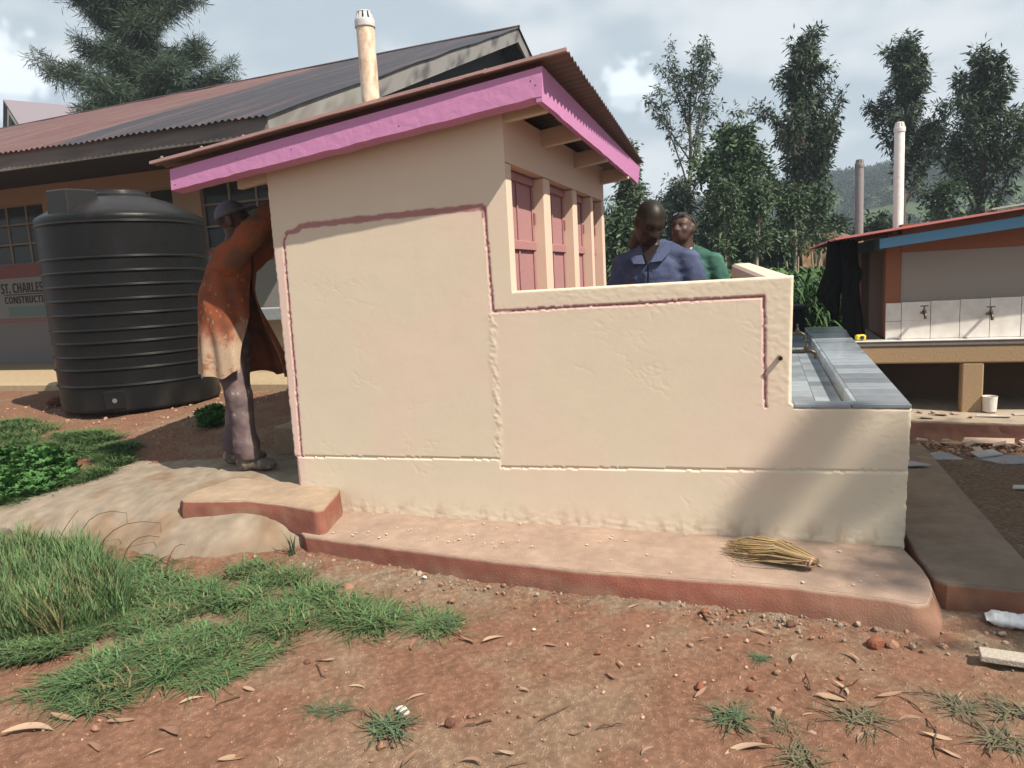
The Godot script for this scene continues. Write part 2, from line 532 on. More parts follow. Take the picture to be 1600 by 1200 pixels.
func ground() -> void:
	var lump := noise(31, 0.9, 4); var fine := noise(32, 7.0, 3); var crumb := noise(33, 26.0, 2)
	var clod := noise(36, 17.0, 1, FastNoiseLite.TYPE_CELLULAR)
	var tone := noise(34, 0.55, 4); var patch := noise(35, 2.2, 3)
	var xs := axis([[-9.5, -5.0, 0.08], [-5.0, 2.4, 0.018]], 900.0)
	var zs := axis([[-9.0, -5.0, 0.07], [-5.0, -1.2, 0.016]], 900.0)
	var mb := MB.new()
	var nx := xs.size(); var nz := zs.size()
	for z in zs:
		for x in xs:
			var near := x > -10.0 and x < 4.0 and z > -10.0 and z < 1.0
			var y := ground_h(x, z) + 0.016 * lump.get_noise_2d(x, z)
			var c := Vector3(0.31, 0.168, 0.113)
			if near:
				var f := fine.get_noise_2d(x, z)
				y += 0.008 * f + 0.009 * maxf(0.0, crumb.get_noise_2d(x, z)) + 0.006 * sm(-0.45, -0.95, clod.get_noise_2d(x, z)) * sm(-0.1, 0.4, patch.get_noise_2d(x * 1.5, z * 1.5))
				# washed-down mortar and crumbs lie along the kerb
				var kerb := sm(0.45, 0.05, absf(z + 3.12 + 0.12 * (x + 1.0) * 0.35)) * sm(-2.6, -2.3, x) * sm(1.2, 0.7, x)
				y += kerb * 0.012 * maxf(0.0, crumb.get_noise_2d(x * 0.6 + 9, z * 0.6))
				var t := tone.get_noise_2d(x, z) + 0.6 * patch.get_noise_2d(x, z)
				c = c.lerp(Vector3(0.335, 0.225, 0.155), sm(-0.1, 0.55, t + 0.35 * sm(-2.0, -3.0, z) * sm(-2.4, -1.0, x)))
				c = c.lerp(Vector3(0.33, 0.27, 0.20), 0.6 * kerb * sm(-0.2, 0.4, patch.get_noise_2d(x * 2.0, z * 2.0)))
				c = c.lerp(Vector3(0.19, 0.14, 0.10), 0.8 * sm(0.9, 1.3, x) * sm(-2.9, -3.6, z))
				c *= 1.0 + 0.16 * f
			else:
				c = c.lerp(Vector3(0.06, 0.085, 0.03), sm(-9.5, -12.0, z))
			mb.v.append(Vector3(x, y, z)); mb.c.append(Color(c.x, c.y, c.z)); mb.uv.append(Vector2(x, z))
	mb.n.resize(mb.v.size())
	for b in nz:
		for a in nx:
			var k := b * nx + a
			var dx := mb.v[k + (1 if a < nx - 1 else 0)] - mb.v[k - (1 if a > 0 else 0)]
			var dz := mb.v[k + (nx if b < nz - 1 else 0)] - mb.v[k - (nx if b > 0 else 0)]
			mb.n[k] = dz.cross(dx).normalized()
			if a < nx - 1 and b < nz - 1:
				mb.i.append_array(PackedInt32Array([k, k + 1, k + nx + 1, k, k + nx + 1, k + nx]))
	tag(part("ground", mb, M.soil), "bare red earth yard with washed gravel and scattered dry leaves", "", "", "structure")


func slab(called: String, top: Array, bottom: Array, tc: Color, sc: Color, label: String) -> MeshInstance3D:  # a concrete slab with a rough top and a rounded lip
	var corners := top
	for pass_ in 1:  # round the corners off
		var t2 := []; var b2 := []
		for k in top.size():
			var j := (k + 1) % top.size()
			var cut: float = minf(0.25, 0.035 / maxf((top[k] as Vector3).distance_to(top[j]), 0.01))
			t2.append((top[k] as Vector3).lerp(top[j], cut)); t2.append((top[j] as Vector3).lerp(top[k], cut))
			b2.append((bottom[k] as Vector3).lerp(bottom[j], cut)); b2.append((bottom[j] as Vector3).lerp(bottom[k], cut))
		top = t2; bottom = b2
	var mb := MB.new()
	var poly := PackedVector2Array()
	var h := 0.0
	for p in top:
		poly.append(Vector2(p.x, p.z)); h += p.y / top.size()
	var ns := noise(40, 3.0, 4); var chip := noise(41, 14.0, 3)
	var lo := poly[0]; var hi := poly[0]
	for p in poly:
		lo = lo.min(p); hi = hi.max(p)
	# lip: walk the outline in small steps
	var ring := []
	for k in top.size():
		var a: Vector3 = top[k]; var b: Vector3 = top[(k + 1) % top.size()]
		var a2: Vector3 = bottom[k]; var b2: Vector3 = bottom[(k + 1) % top.size()]
		var m := maxi(1, int(a.distance_to(b) / 0.03))
		for s in m: ring.append([a.lerp(b, float(s) / m), a2.lerp(b2, float(s) / m)])
	var mid := Vector3((lo.x + hi.x) / 2, 0, (lo.y + hi.y) / 2)
	var area := 0.0
	for k in ring.size():
		var a: Vector3 = ring[k][0]; var b: Vector3 = ring[(k + 1) % ring.size()][0]
		area += a.x * b.z - b.x * a.z
	var flip := area > 0
	var w := 7
	var y_at := func(p: Vector2) -> float:
		var best := 0.0; var ws := 0.0
		for t in corners:
			var q := 1.0 / (0.02 + p.distance_squared_to(Vector2(t.x, t.z)))
			best += t.y * q; ws += q
		return best / ws + 0.004 * ns.get_noise_2d(p.x, p.y)
	var k0 := mb.v.size()
	for k in ring.size() + 1:
		var e: Array = ring[k % ring.size()]
		var e1: Array = ring[(k + 1) % ring.size()]
		var t: Vector3 = e[0]; var b: Vector3 = e[1]
		var dir: Vector3 = (e1[0] - t).normalized()
		var out := Vector3(dir.z, 0, -dir.x) * (1.0 if flip else -1.0)
		var rg := 0.006 + 0.004 * chip.get_noise_2d(t.x, t.z) + 0.002 * sm(0.34, 0.5, chip.get_noise_2d(t.x * 0.55 + 3.0, t.z * 0.55))
		t.y = y_at.call(Vector2(t.x, t.z))
		var prof := [t - out * rg * 1.4, t - out * rg * 1.1, t - out * rg * 0.35 - Vector3(0, rg * 0.35, 0), t.lerp(b, 0.12) - Vector3(0, rg * 0.4, 0), t.lerp(b, 0.45), t.lerp(b, 0.8), b - Vector3(0, 0.05, 0)]
		for j in w:
			var p: Vector3 = prof[j]
			if j > 2: p += out * 0.004 * chip.get_noise_3d(p.x * 0.7, p.y * 2.0, p.z * 0.7)
			if j < 2: p.y = y_at.call(Vector2(p.x, p.z)) - 0.001
			mb.v.append(p)
			var cc := tc if j < 3 else sc
			if called == "pavement" and j >= 3: cc = cc.lerp(Color(0.235, 0.135, 0.095), sm(-0.3, 0.7, p.x + 0.3 * ns.get_noise_2d(p.x * 2.0, p.y * 9.0)))
			if j == 3 and rg > 0.0125: cc = Color(0.36, 0.29, 0.23)
			if j >= 4: cc = cc.lerp(Color(0.31, 0.20, 0.14), (0.25 if j == 4 else 0.6) * sm(-0.25, 0.45, ns.get_noise_3d(p.x * 1.3, p.y * 2.0, p.z * 1.3)))
			var sh := 1.0 + 0.22 * ns.get_noise_3d(p.x, p.y * 3.0, p.z)
			mb.c.append(Color(cc.r * sh, cc.g * sh, cc.b * sh)); mb.uv.append(Vector2(p.x, p.z)); mb.n.append(Vector3.ZERO)
	for k in ring.size():
		for j in w - 1:
			var p := k0 + k * w + j; var q := p + w
			var tri := [[p, q, q + 1], [p, q + 1, p + 1]]
			for t in tri:
				var i0: int = t[0]; var i1: int = t[1] if not flip else t[2]; var i2: int = t[2] if not flip else t[1]
				var nn := (mb.v[i1] - mb.v[i0]).cross(mb.v[i2] - mb.v[i0])
				mb.n[i0] += nn; mb.n[i1] += nn; mb.n[i2] += nn
				mb.i.append_array(PackedInt32Array([i0, i2, i1]))
	for k in range(k0, mb.v.size()): mb.n[k] = mb.n[k].normalized()
	# the top inside the lip
	var inner := PackedVector2Array()
	for k in ring.size():
		var p := mb.v[k0 + k * w]
		inner.append(Vector2(p.x, p.z))
	var step := 0.018
	var cells := PackedVector2Array()
	var gx := lo.x
	while gx < hi.x:
		var gz := lo.y
		while gz < hi.y:
			var cell := PackedVector2Array([Vector2(gx, gz), Vector2(gx + step * 4, gz), Vector2(gx + step * 4, gz + step * 4), Vector2(gx, gz + step * 4)])
			for piece in Geometry2D.intersect_polygons(inner, cell):
				var t := Geometry2D.triangulate_polygon(piece)
				for k in range(0, t.size(), 3):
					for e in 3:
						var p: Vector2 = piece[t[k + e]]
						cells.append(p)
			gz += step * 4
		gx += step * 4
	for k in range(0, cells.size(), 3):
		var a := cells[k]; var b := cells[k + 1]; var d := cells[k + 2]
		if (b - a).cross(d - a) > 0:
			var tmp := b; b = d; d = tmp
		for p in [a, b, d]:
			var sh := 1.0 + 0.22 * ns.get_noise_2d(p.x, p.y)
			mb.v.append(Vector3(p.x, y_at.call(p), p.y)); mb.n.append(Vector3.UP)
			mb.c.append(Color(tc.r * sh, tc.g * sh, tc.b * sh)); mb.uv.append(p)
		var s := mb.v.size()
		mb.i.append_array(PackedInt32Array([s - 3, s - 1, s - 2]))
	var o := part(called, mb, M.concrete)
	tag(o, label, "", "", "structure")
	return o


func drips(o: Node, n: int, lo: Vector2, hi: Vector2, y: float, sd: int) -> void:  # dried splashes of wall paint
	var r := RandomNumberGenerator.new(); r.seed = sd
	var m := MB.new(); m.col = Color(0.54, 0.44, 0.36)
	for k in n:
		var c := Vector3(r.randf_range(lo.x, hi.x), y, lerpf(hi.y, lo.y, pow(r.randf(), 1.6)))
		var s := 0.0018 + 0.0055 * pow(r.randf(), 2.5)
		var q := r.randf_range(1.0, 2.2); var t := r.randf() * TAU
		var x := Vector3(cos(t), 0, sin(t)) * s * q; var z := Vector3(-sin(t), 0, cos(t)) * s
		for e in 8:
			m.tri(c + Vector3(0, 0.001, 0), c + x * cos(TAU * (e + 1) / 8) + z * sin(TAU * (e + 1) / 8), c + x * cos(TAU * e / 8) + z * sin(TAU * e / 8))
	tag(part("paint_drips", m, M.paint, o), "", "", "", "stuff")


func slabs() -> void:
	var grey := Color(0.31, 0.26, 0.205); var red := Color(0.235, 0.092, 0.068)
	var pv := slab("pavement", [Vector3(-2.46, 0.115, -3.30), Vector3(-1.95, 0.112, -3.25), Vector3(-1.51, 0.11, -3.205), Vector3(-0.83, 0.11, -3.145), Vector3(-0.3, 0.11, -3.16), Vector3(0.1, 0.11, -3.165), Vector3(0.43, 0.11, -3.13), Vector3(0.60, 0.10, -3.09), Vector3(0.655, 0.105, -3.25), Vector3(0.665, 0.11, -3.42), Vector3(0.63, 0.11, -3.66), Vector3(0.6, 0.11, -3.85), Vector3(-2.5, 0.125, -3.85), Vector3(-2.53, 0.12, -3.45)],
		[Vector3(-2.43, 0.0, -3.28), Vector3(-1.95, 0.0, -3.24), Vector3(-1.51, 0.0, -3.19), Vector3(-0.83, 0.0, -3.12), Vector3(-0.3, 0.0, -3.13), Vector3(0.1, 0.0, -3.12), Vector3(0.43, 0.0, -3.08), Vector3(0.65, 0.0, -3.03), Vector3(0.70, 0.0, -3.25), Vector3(0.70, 0.0, -3.42), Vector3(0.66, 0.0, -3.66), Vector3(0.6, 0.0, -3.85), Vector3(-2.5, 0.0, -3.85), Vector3(-2.54, 0.0, -3.42)],
		Color(0.35, 0.255, 0.20), red, "low concrete pavement with a red painted kerb along the cream wall")
	drips(pv, 70, Vector2(-2.4, -3.72), Vector2(-1.1, -3.34), 0.1225, 3)
	drips(pv, 34, Vector2(-1.1, -3.72), Vector2(0.55, -3.2), 0.1165, 4)
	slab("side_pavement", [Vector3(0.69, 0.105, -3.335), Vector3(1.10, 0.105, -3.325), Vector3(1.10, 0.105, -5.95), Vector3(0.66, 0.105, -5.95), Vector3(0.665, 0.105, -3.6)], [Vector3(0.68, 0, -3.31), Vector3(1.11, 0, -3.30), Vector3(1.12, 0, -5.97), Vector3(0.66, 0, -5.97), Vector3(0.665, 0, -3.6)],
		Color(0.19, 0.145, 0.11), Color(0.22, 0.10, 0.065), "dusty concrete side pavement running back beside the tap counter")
	slab("raised_step", [Vector3(-3.30, 0.265, -3.31), Vector3(-3.05, 0.27, -3.35), Vector3(-2.85, 0.268, -3.39), Vector3(-2.63, 0.262, -3.385), Vector3(-2.33, 0.25, -3.335), Vector3(-2.43, 0.26, -3.68), Vector3(-2.5, 0.27, -3.8), Vector3(-3.3, 0.28, -3.8), Vector3(-3.36, 0.28, -3.45)], [Vector3(-3.30, 0.21, -3.29), Vector3(-3.05, 0.21, -3.33), Vector3(-2.85, 0.21, -3.37), Vector3(-2.63, 0.19, -3.365), Vector3(-2.31, 0.1, -3.32), Vector3(-2.41, 0.1, -3.68), Vector3(-2.5, 0.1, -3.8), Vector3(-3.3, 0.2, -3.8), Vector3(-3.37, 0.21, -3.45)],
		Color(0.36, 0.275, 0.20), red, "raised concrete step with a chipped red edge at the wall's corner")
	# the rough apron spreads out and down from the block's side
	var inner := [Vector3(-2.40, 0.215, -3.52), Vector3(-2.60, 0.235, -3.5), Vector3(-2.85, 0.24, -3.5), Vector3(-3.2, 0.245, -3.5), Vector3(-3.4, 0.26, -3.6), Vector3(-3.5, 0.27, -3.75), Vector3(-3.55, 0.275, -4.0), Vector3(-3.55, 0.275, -4.3), Vector3(-3.6, 0.28, -4.7), Vector3(-3.6, 0.285, -5.2), Vector3(-3.6, 0.29, -5.7), Vector3(-3.6, 0.29, -6.4)]
	var outer := [Vector3(-2.48, 0.0, -3.32), Vector3(-2.69, -0.02, -3.21), Vector3(-3.02, -0.02, -3.02), Vector3(-3.45, -0.02, -3.05), Vector3(-3.90, -0.02, -3.12), Vector3(-4.40, 0.02, -3.14), Vector3(-4.9, 0.06, -3.24), Vector3(-4.9, 0.11, -3.62), Vector3(-4.72, 0.16, -3.96), Vector3(-4.58, 0.20, -4.2), Vector3(-4.8, 0.28, -5.4), Vector3(-5.1, 0.33, -6.4)]
	var ns := noise(44, 2.6, 4); var gr := noise(45, 9.0, 3)
	var mb := MB.new()
	var f := func(u: float, v: float) -> Vector3:
		var s := clampf(v, 0, 0.9999) * (inner.size() - 1)
		var k := int(s); var t := s - k
		var i0 := maxi(k - 1, 0); var i3 := mini(k + 2, inner.size() - 1)
		var a: Vector3 = (inner[k] as Vector3).cubic_interpolate(inner[k + 1], inner[i0], inner[i3], t); var b: Vector3 = (outer[k] as Vector3).cubic_interpolate(outer[k + 1], outer[i0], outer[i3], t)
		var p := a.lerp(b, minf(u / 0.93, 1.0))
		var uu := minf(u / 0.93, 1.0)
		p.y = lerpf(a.y, b.y + 0.04, uu * uu * 0.45 + uu * 0.55)
		p.y -= 0.035 * sm(0.07, 0.0, u)
		if u > 0.93: p.y -= (u - 0.93) / 0.07 * 0.16
		p.y += 0.005 * ns.get_noise_2d(p.x, p.z) * sm(0.0, 0.25, u) + 0.002 * gr.get_noise_2d(p.x, p.z)
		p.x += 0.03 * ns.get_noise_2d(p.z * 1.5, 5.0) * uu; p.z += 0.03 * ns.get_noise_2d(p.x * 1.5, 8.0) * uu
		return p
	var cf := func(p: Vector3) -> Color:
		var t := ns.get_noise_2d(p.x * 0.7 + 4, p.z * 0.7)
		var c := Vector3(0.27, 0.222, 0.17).lerp(Vector3(0.25, 0.175, 0.12), sm(0.0, 0.5, t)) * (1.0 + 0.25 * gr.get_noise_2d(p.x * 0.6, p.z * 0.6))
		c = c.lerp(Vector3(0.22, 0.17, 0.125), sm(0.14, 0.0, p.y) * sm(-4.2, -3.0, p.x))
		return Color(c.x, c.y, c.z)
	mb.grid(70, 260, f, cf)
	mb.grid(40, 60, func(u: float, v: float) -> Vector3:
		var p := Vector3(lerpf(-2.5, -3.72, u), 0, lerpf(-3.52, -6.4, v))
		p.y = 0.278 + 0.004 * ns.get_noise_2d(p.x, p.z) - 0.024 * sm(-3.92, -3.8, p.z) - 0.06 * sm(-3.55, -3.72, p.x) - 0.06 * sm(-3.66, -3.53, p.z)
		return p, cf)
	tag(part("apron", mb, M.concrete), "rough grey concrete apron sloping down to the grass", "", "", "structure")


const GROOVES := [[Vector2(-2.721, 0.448), Vector2(-2.712, 0.9)], [Vector2(-2.712, 0.9), Vector2(-2.708, 1.35)], [Vector2(-2.708, 1.35), Vector2(-2.700, 1.760)], [Vector2(-2.700, 1.760), Vector2(-2.672, 1.808)], [Vector2(-2.672, 1.808), Vector2(-2.60, 1.822)], [Vector2(-2.60, 1.822), Vector2(-2.571, 1.845)],
	[Vector2(-2.571, 1.845), Vector2(-2.0, 1.858)], [Vector2(-2.0, 1.858), Vector2(-1.414, 1.862)], [Vector2(-1.414, 1.862), Vector2(-1.408, 1.6)], [Vector2(-1.408, 1.6), Vector2(-1.400, 1.301)], [Vector2(-1.400, 1.301), Vector2(-0.7, 1.313)], [Vector2(-0.7, 1.313), Vector2(-0.003, 1.325)], [Vector2(-0.003, 1.325), Vector2(0.0, 1.05)], [Vector2(0.0, 1.05), Vector2(0.003, 0.782)]]


func seg_d(p: Vector2, a: Vector2, b: Vector2) -> float:
	var d := b - a
	return p.distance_to(a + d * clampf((p - a).dot(d) / d.length_squared(), 0, 1))


func toilet_block() -> void:
	var cream := Color(0.615, 0.535, 0.42)
	var o := thing("toilet_block", "small cream plastered toilet block with pink fascia and four narrow pink doors", "toilet block")
	# the end wall's front skin: trowelled plaster with scored, pink-painted lines and a proud plinth
	var n1 := noise(50, 1.3, 3); var n2 := noise(51, 5.5, 3); var n3 := noise(52, 22.0, 2); var nx := noise(53, 0.9, 3); var ne := noise(54, 11.0, 2)
	var depth := func(x: float, y: float, edge: float) -> Vector2:  # (relief, groove strength)
		var z := 0.0016 * n1.get_noise_2d(x * 0.7, y * 0.7) + 0.0002 * n2.get_noise_2d(x * 0.6, y * 1.5) + 0.00015 * n3.get_noise_2d(x, y)
		var ru := sm(0.25, 0.0, edge) * sm(-1.3, -0.9, x)
		z += ru * 0.0022 * absf(n2.get_noise_2d(x * 1.7 + 7.0, y * 3.2))
		var p := Vector2(x + 0.004 * ne.get_noise_2d(x * 2.0, y * 2.0), y + 0.004 * ne.get_noise_2d(y * 2.0, x * 2.0))
		var g := 0.0
		if y > 0.4:
			for s in GROOVES:
				var a: Vector2 = s[0]; var b: Vector2 = s[1]
				if p.x < minf(a.x, b.x) - 0.05 or p.x > maxf(a.x, b.x) + 0.05 or p.y < minf(a.y, b.y) - 0.05 or p.y > maxf(a.y, b.y) + 0.05: continue
				g = maxf(g, sm(0.036, 0.0, seg_d(p, a, b)))
		var cut := sm(0.89, 0.965, g + 0.05 * ne.get_noise_2d(x * 3, y * 3))
		var top := x < -1.42 and y > 1.80
		z -= cut * (0.001 if top else 0.006)
		var hair := sm(0.035, 0.0, absf(n2.get_noise_2d(x * 0.55 + 20.0, y * 0.9 + 0.25 * x))) * sm(0.12, 0.42, n1.get_noise_2d(x * 1.1 + 30.0, y * 1.1) + 0.28 * sm(0.9, 1.35, y) * sm(-0.6, 0.05, x) + 0.2 * sm(0.2, 0.5, x))
		z -= hair * 0.0009
		# plinth
		var pl := (0.447 + (x + 2.75) * 0.019 if x < -1.405 else 0.425 + (x + 1.395) * 0.0235) + 0.0035 * ne.get_noise_2d(x * 1.5, 3.0)
		if y < pl: z += 0.0035
		elif y < pl + 0.009: z -= 0.005
		var seam := sm(0.035, 0.0, absf(x + 1.408 + 0.012 * ne.get_noise_2d(1.0, y))) * (1.0 if y > 0.47 and y < 1.29 else 0.0)
		z += seam * (0.0015 + 0.004 * ne.get_noise_2d(x * 2.5, y * 2.5))
		var foot := sm(0.22, 0.10, y)
		z += foot * 0.0022 * ne.get_noise_2d(x, y * 2.0)
		return Vector2(z, g)
	var tint := func(x: float, y: float, g: float) -> Color:
		var t := nx.get_noise_2d(x, y) + 0.12 * n2.get_noise_2d(x * 0.5, y * 0.5)
		var c := Vector3(cream.r, cream.g, cream.b).lerp(Vector3(0.635, 0.525, 0.42), sm(0.0, 0.45, t + 0.45 * sm(-1.6, -0.9, x) * sm(0.5, -0.3, x) * sm(1.2, 0.2, y)))
		c = c.lerp(Vector3(0.60, 0.535, 0.415), 0.7 * sm(0.05, 0.35, x))
		if x < -2.70: c = c.lerp(Vector3(0.63, 0.465, 0.415), 0.75 * sm(1.85, 1.6, y))
		var top := x < -1.42 and y > 1.80
		var pink := Vector3(0.50, 0.25, 0.25)
		c = c.lerp(Vector3(0.635, 0.455, 0.415), 0.4 * sm(0.0, 0.6, g + 0.25 * n2.get_noise_2d(x * 1.5, y * 1.5)))
		if top: c = c.lerp(Vector3(0.35, 0.185, 0.175), sm(0.38, 0.66, g + 0.22 * ne.get_noise_2d(x * 1.2, y * 1.2) + 0.15 * n1.get_noise_2d(x * 2, 0)))
		else: c = c.lerp(Vector3(0.33, 0.14, 0.15), sm(0.89, 0.965, g + 0.10 * ne.get_noise_2d(x * 3, y * 3)))
		# dried splashes low down
		c = c.lerp(Vector3(0.40, 0.28, 0.19), 0.6 * sm(0.26, 0.10, y) * sm(-0.1, 0.5, n2.get_noise_2d(x * 2.0, y)))
		c *= 1.0 + 0.02 * n2.get_noise_2d(x, y)
		return Color(c.x, c.y, c.z)
	var mb := MB.new()
	for reg in [[-2.784, -1.286, 0.06, 2.36, true, false, false], [-1.286, 0.132, 0.06, 1.419, false, true, true], [0.132, 0.645, 0.06, 0.779, false, true, true]]:
		var nu := int((reg[1] - reg[0]) / 0.0065); var nv := int((reg[3] - reg[2]) / 0.0065)
		var pt := func(u: float, v: float) -> Vector3:
			var y := lerpf(reg[2], reg[3], v)
			var x0: float = reg[0]; var x1: float = reg[1]
			if reg[4]: x0 = -2.784 + (0.022 if y < 0.45 else 0.0) + 0.01 * (1.0 - y / 2.3) + 0.004 * ne.get_noise_2d(2.0, y * 2.0)
			if x1 > 0.6: x1 = lerpf(0.626, 0.647, clampf(y / 0.8, 0, 1)) + 0.004 * ne.get_noise_2d(5.0, y * 2.0)
			elif x1 > 0.0: x1 = 0.132 if y < 0.80 else lerpf(0.120, 0.133, (y - 0.8) / 0.62)
			var x := lerpf(x0, x1, u)
			if reg[6] and x1 < 0.2: y = lerpf(reg[2], 1.408 + 0.0078 * (x + 1.286), v)
			var e := 10.0
			if reg[4]: e = minf(e, x - x0)
			if reg[5] and not (x1 < 0.2 and y < 0.793): e = minf(e, x1 - x)
			if reg[6]: e = minf(e, lerpf(reg[2], reg[3], 1.0) - lerpf(reg[2], reg[3], v))
			var dv: Vector2 = depth.call(x, y, e)
			var r := 0.012 + 0.006 * ne.get_noise_2d(x, y)
			var z := dv.x
			if e < r: z -= r - sqrt(maxf(0.0, r * r - (r - e) * (r - e)))
			return Vector3(x, y, WZ + z)
		var cf := func(p: Vector3) -> Color:
			var g := 0.0
			var q := Vector2(p.x, p.y)
			if p.y > 0.4:
				for s in GROOVES:
					var a: Vector2 = s[0]; var b: Vector2 = s[1]
					if q.x < minf(a.x, b.x) - 0.05 or q.x > maxf(a.x, b.x) + 0.05 or q.y < minf(a.y, b.y) - 0.05 or q.y > maxf(a.y, b.y) + 0.05: continue
					g = maxf(g, sm(0.036, 0.0, seg_d(q, a, b)))
			return tint.call(p.x, p.y, g)
		mb.grid(nu, nv, pt, cf)
	mb.col = cream
	mb.span(Vector3(-2.765, 0.05, WZ - 0.0135), Vector3(-1.39, 2.36, WZ - 0.10))
	mb.span(Vector3(-1.28, 0.05, WZ - 0.0135), Vector3(-0.003, 1.405, WZ - 0.14), 0.012)
	mb.span(Vector3(0.14, 0.05, WZ - 0.0145), Vector3(0.627, 0.70, WZ - 0.10))
	part("end_wall", mb, M.plaster, o)
	# the rest of the shell
	var body := MB.new(); body.col = cream
	body.span(Vector3(-2.765, 0.05, WZ - 0.102), Vector3(-2.665, 2.30, -6.28))
	body.span(Vector3(-2.66, 0.05, -6.18), Vector3(-1.39, 2.32, -6.28))
	part("shell_wall", body, M.plaster, o)
	var dw := MB.new(); dw.col = Color(0.62, 0.475, 0.38)
	var holes := [[-3.846, -4.476], [-4.607, -5.211], [-5.320, -5.800], [-5.852, -6.215]]
	var z0 := WZ - 0.004
	for hz in holes:
		dw.span(Vector3(-1.386, 0.10, z0), Vector3(-1.286, 2.085, hz[0]), 0.01); z0 = hz[1]
	dw.span(Vector3(-1.386, 0.10, z0), Vector3(-1.286, 2.085, -6.28), 0.01)
	dw.span(Vector3(-1.386, 2.086, WZ - 0.004), Vector3(-1.287, 2.36, -6.28))
	part("door_wall", dw, M.plaster, o)
	var fl := MB.new(); fl.col = Color(0.33, 0.27, 0.21)
	fl.span(Vector3(-1.40, 0.06, WZ - 0.145), Vector3(0.118, 0.17, -6.6))
	part("walkway_floor", fl, M.concrete, o)
	for k in 4:
		var a: float = holes[k][0]; var b: float = holes[k][1]
		var pinkd := Color(0.345, 0.185, 0.185)
		var w := a - b
		var d := MB.new(); d.col = pinkd
		d.span(Vector3(-1.378, 0.185, a - 0.006), Vector3(-1.372, 2.075, b + 0.006))
		var door := part("door", d, M.paint, o)
		var frc := Color(0.35, 0.18, 0.18)
		for e in [[a - 0.004, a - 0.03], [b + 0.03, b + 0.004], [a - w * 0.5 + 0.008, a - w * 0.5 - 0.008]]:
			var fr := MB.new(); fr.col = frc
			fr.span(Vector3(-1.371, 0.18, e[0]), Vector3(-1.361, 2.03, e[1]), 0.003)
			part("door_stile", fr, M.paint, door)
		for ry in [[0.18, 0.25], [1.640, 1.695], [2.031, 2.078]]:
			var rl := MB.new(); rl.col = frc
			rl.span(Vector3(-1.371, ry[0], a - 0.004), Vector3(-1.352, ry[1], b + 0.004), 0.004)
			part("door_rail", rl, M.paint, door)
		for hy in [0.7, 1.80]:
			var hg := MB.new(); hg.col = Color(0.28, 0.12, 0.12)
			hg.tube([Vector3(-1.355, hy, b + 0.014), Vector3(-1.355, hy + 0.07, b + 0.014)], [0.008], 8)
			part("hinge", hg, M.paint, door)
	# right-hand return of the low wall
	var rt := MB.new(); rt.col = Color(0.62, 0.49, 0.385)
	rt.hexa([Vector3(0.0, 0.06, WZ - 0.02), Vector3(0.128, 0.06, WZ - 0.02), Vector3(0.128, 1.417, WZ - 0.02), Vector3(0.0, 1.417, WZ - 0.02), Vector3(-0.19, 0.06, -4.75), Vector3(-0.075, 0.06, -4.75), Vector3(-0.075, 1.494, -4.75), Vector3(-0.19, 1.494, -4.75)], 0.014)
	part("return_wall", rt, M.plaster, o)
	# fascia boards
	var fb := MB.new(); fb.col = Color(0.51, 0.235, 0.425)
	var up := PackedVector2Array(); var dn := PackedVector2Array()
	for k in 41:
		var t := k / 40.0
		up.append(Vector2(lerpf(-3.330, -1.012, t), lerpf(2.221, 2.483, t)))
		dn.append(Vector2(lerpf(-3.336, -1.020, t), lerpf(2.102, 2.345, t) + 0.006 * n2.get_noise_2d(t * 3.0, 1.0) + 0.004 * ne.get_noise_2d(t * 2.0, 4.0)))
	for k in 40:
		fb.hexa([Vector3(dn[k].x, dn[k].y, -3.579), Vector3(dn[k + 1].x, dn[k + 1].y, -3.579), Vector3(up[k + 1].x, up[k + 1].y, -3.579), Vector3(up[k].x, up[k].y, -3.579),
			Vector3(dn[k].x, dn[k].y - 0.012, -3.665), Vector3(dn[k + 1].x, dn[k + 1].y - 0.012, -3.665), Vector3(up[k + 1].x, up[k + 1].y, -3.665), Vector3(up[k].x, up[k].y, -3.665)])
	var ff := part("front_fascia", fb, M.paint, o)
	for k in 6:
		var t := [0.012, 0.21, 0.37, 0.66, 0.975, 0.985][k] as float
		var nh := MB.new(); nh.col = Color(0.22, 0.10, 0.17)
		nh.lathe(PackedVector2Array([Vector2(0.004, 0.0), Vector2(0.0036, 0.0015), Vector2(0.0, 0.002)]), 8, Transform3D(Basis(Vector3.RIGHT, PI / 2), Vector3(lerpf(-3.33, -1.016, t), lerpf(2.13, 2.38, t) + 0.05 * ((k * 5) % 3) / 2.0, -3.579)))
		part("nail_head", nh, M.metal, ff)
	var fs := MB.new(); fs.col = Color(0.48, 0.215, 0.395)
	for k in 30:
		var q := []
		for t in [k / 30.0, (k + 1) / 30.0]:
			q.append(Vector3(-1.012, 2.483, -3.581).lerp(Vector3(-1.029, 2.382, -6.65), t))
			q.append(Vector3(-1.020, 2.321, -3.581).lerp(Vector3(-1.05, 2.25, -6.65), t) + Vector3(0, 0.007 * n2.get_noise_2d(t * 4.0, 9.0), 0))
		var off := Vector3(-0.03, 0, 0)
		fs.hexa([q[1], q[3], q[2], q[0], q[1] + off, q[3] + off, q[2] + off, q[0] + off])
	part("side_fascia", fs, M.paint, o)
	# corrugated roof sheet, ridges running down the slope so that the right edge is wavy
	var sh := MB.new()
	var roof := func(u: float, v: float, lift: float) -> Vector3:
		var z := lerpf(lerpf(-3.546, -3.566, u), -6.69, v)
		var x0 := -3.435; var x1 := lerpf(-0.882, -1.0, v) + 0.008 * n3.get_noise_2d(float(int(v * 5.0)), 1.0)
		var x := lerpf(x0, x1, u)
		var y := 2.257 + (x + 3.435) * 0.110 - 0.098 * v
		y += 0.009 * sin(TAU * z / 0.076) + 0.01 * sm(0.15, 0.0, u) * 0.5
		return Vector3(x, y + lift, z)
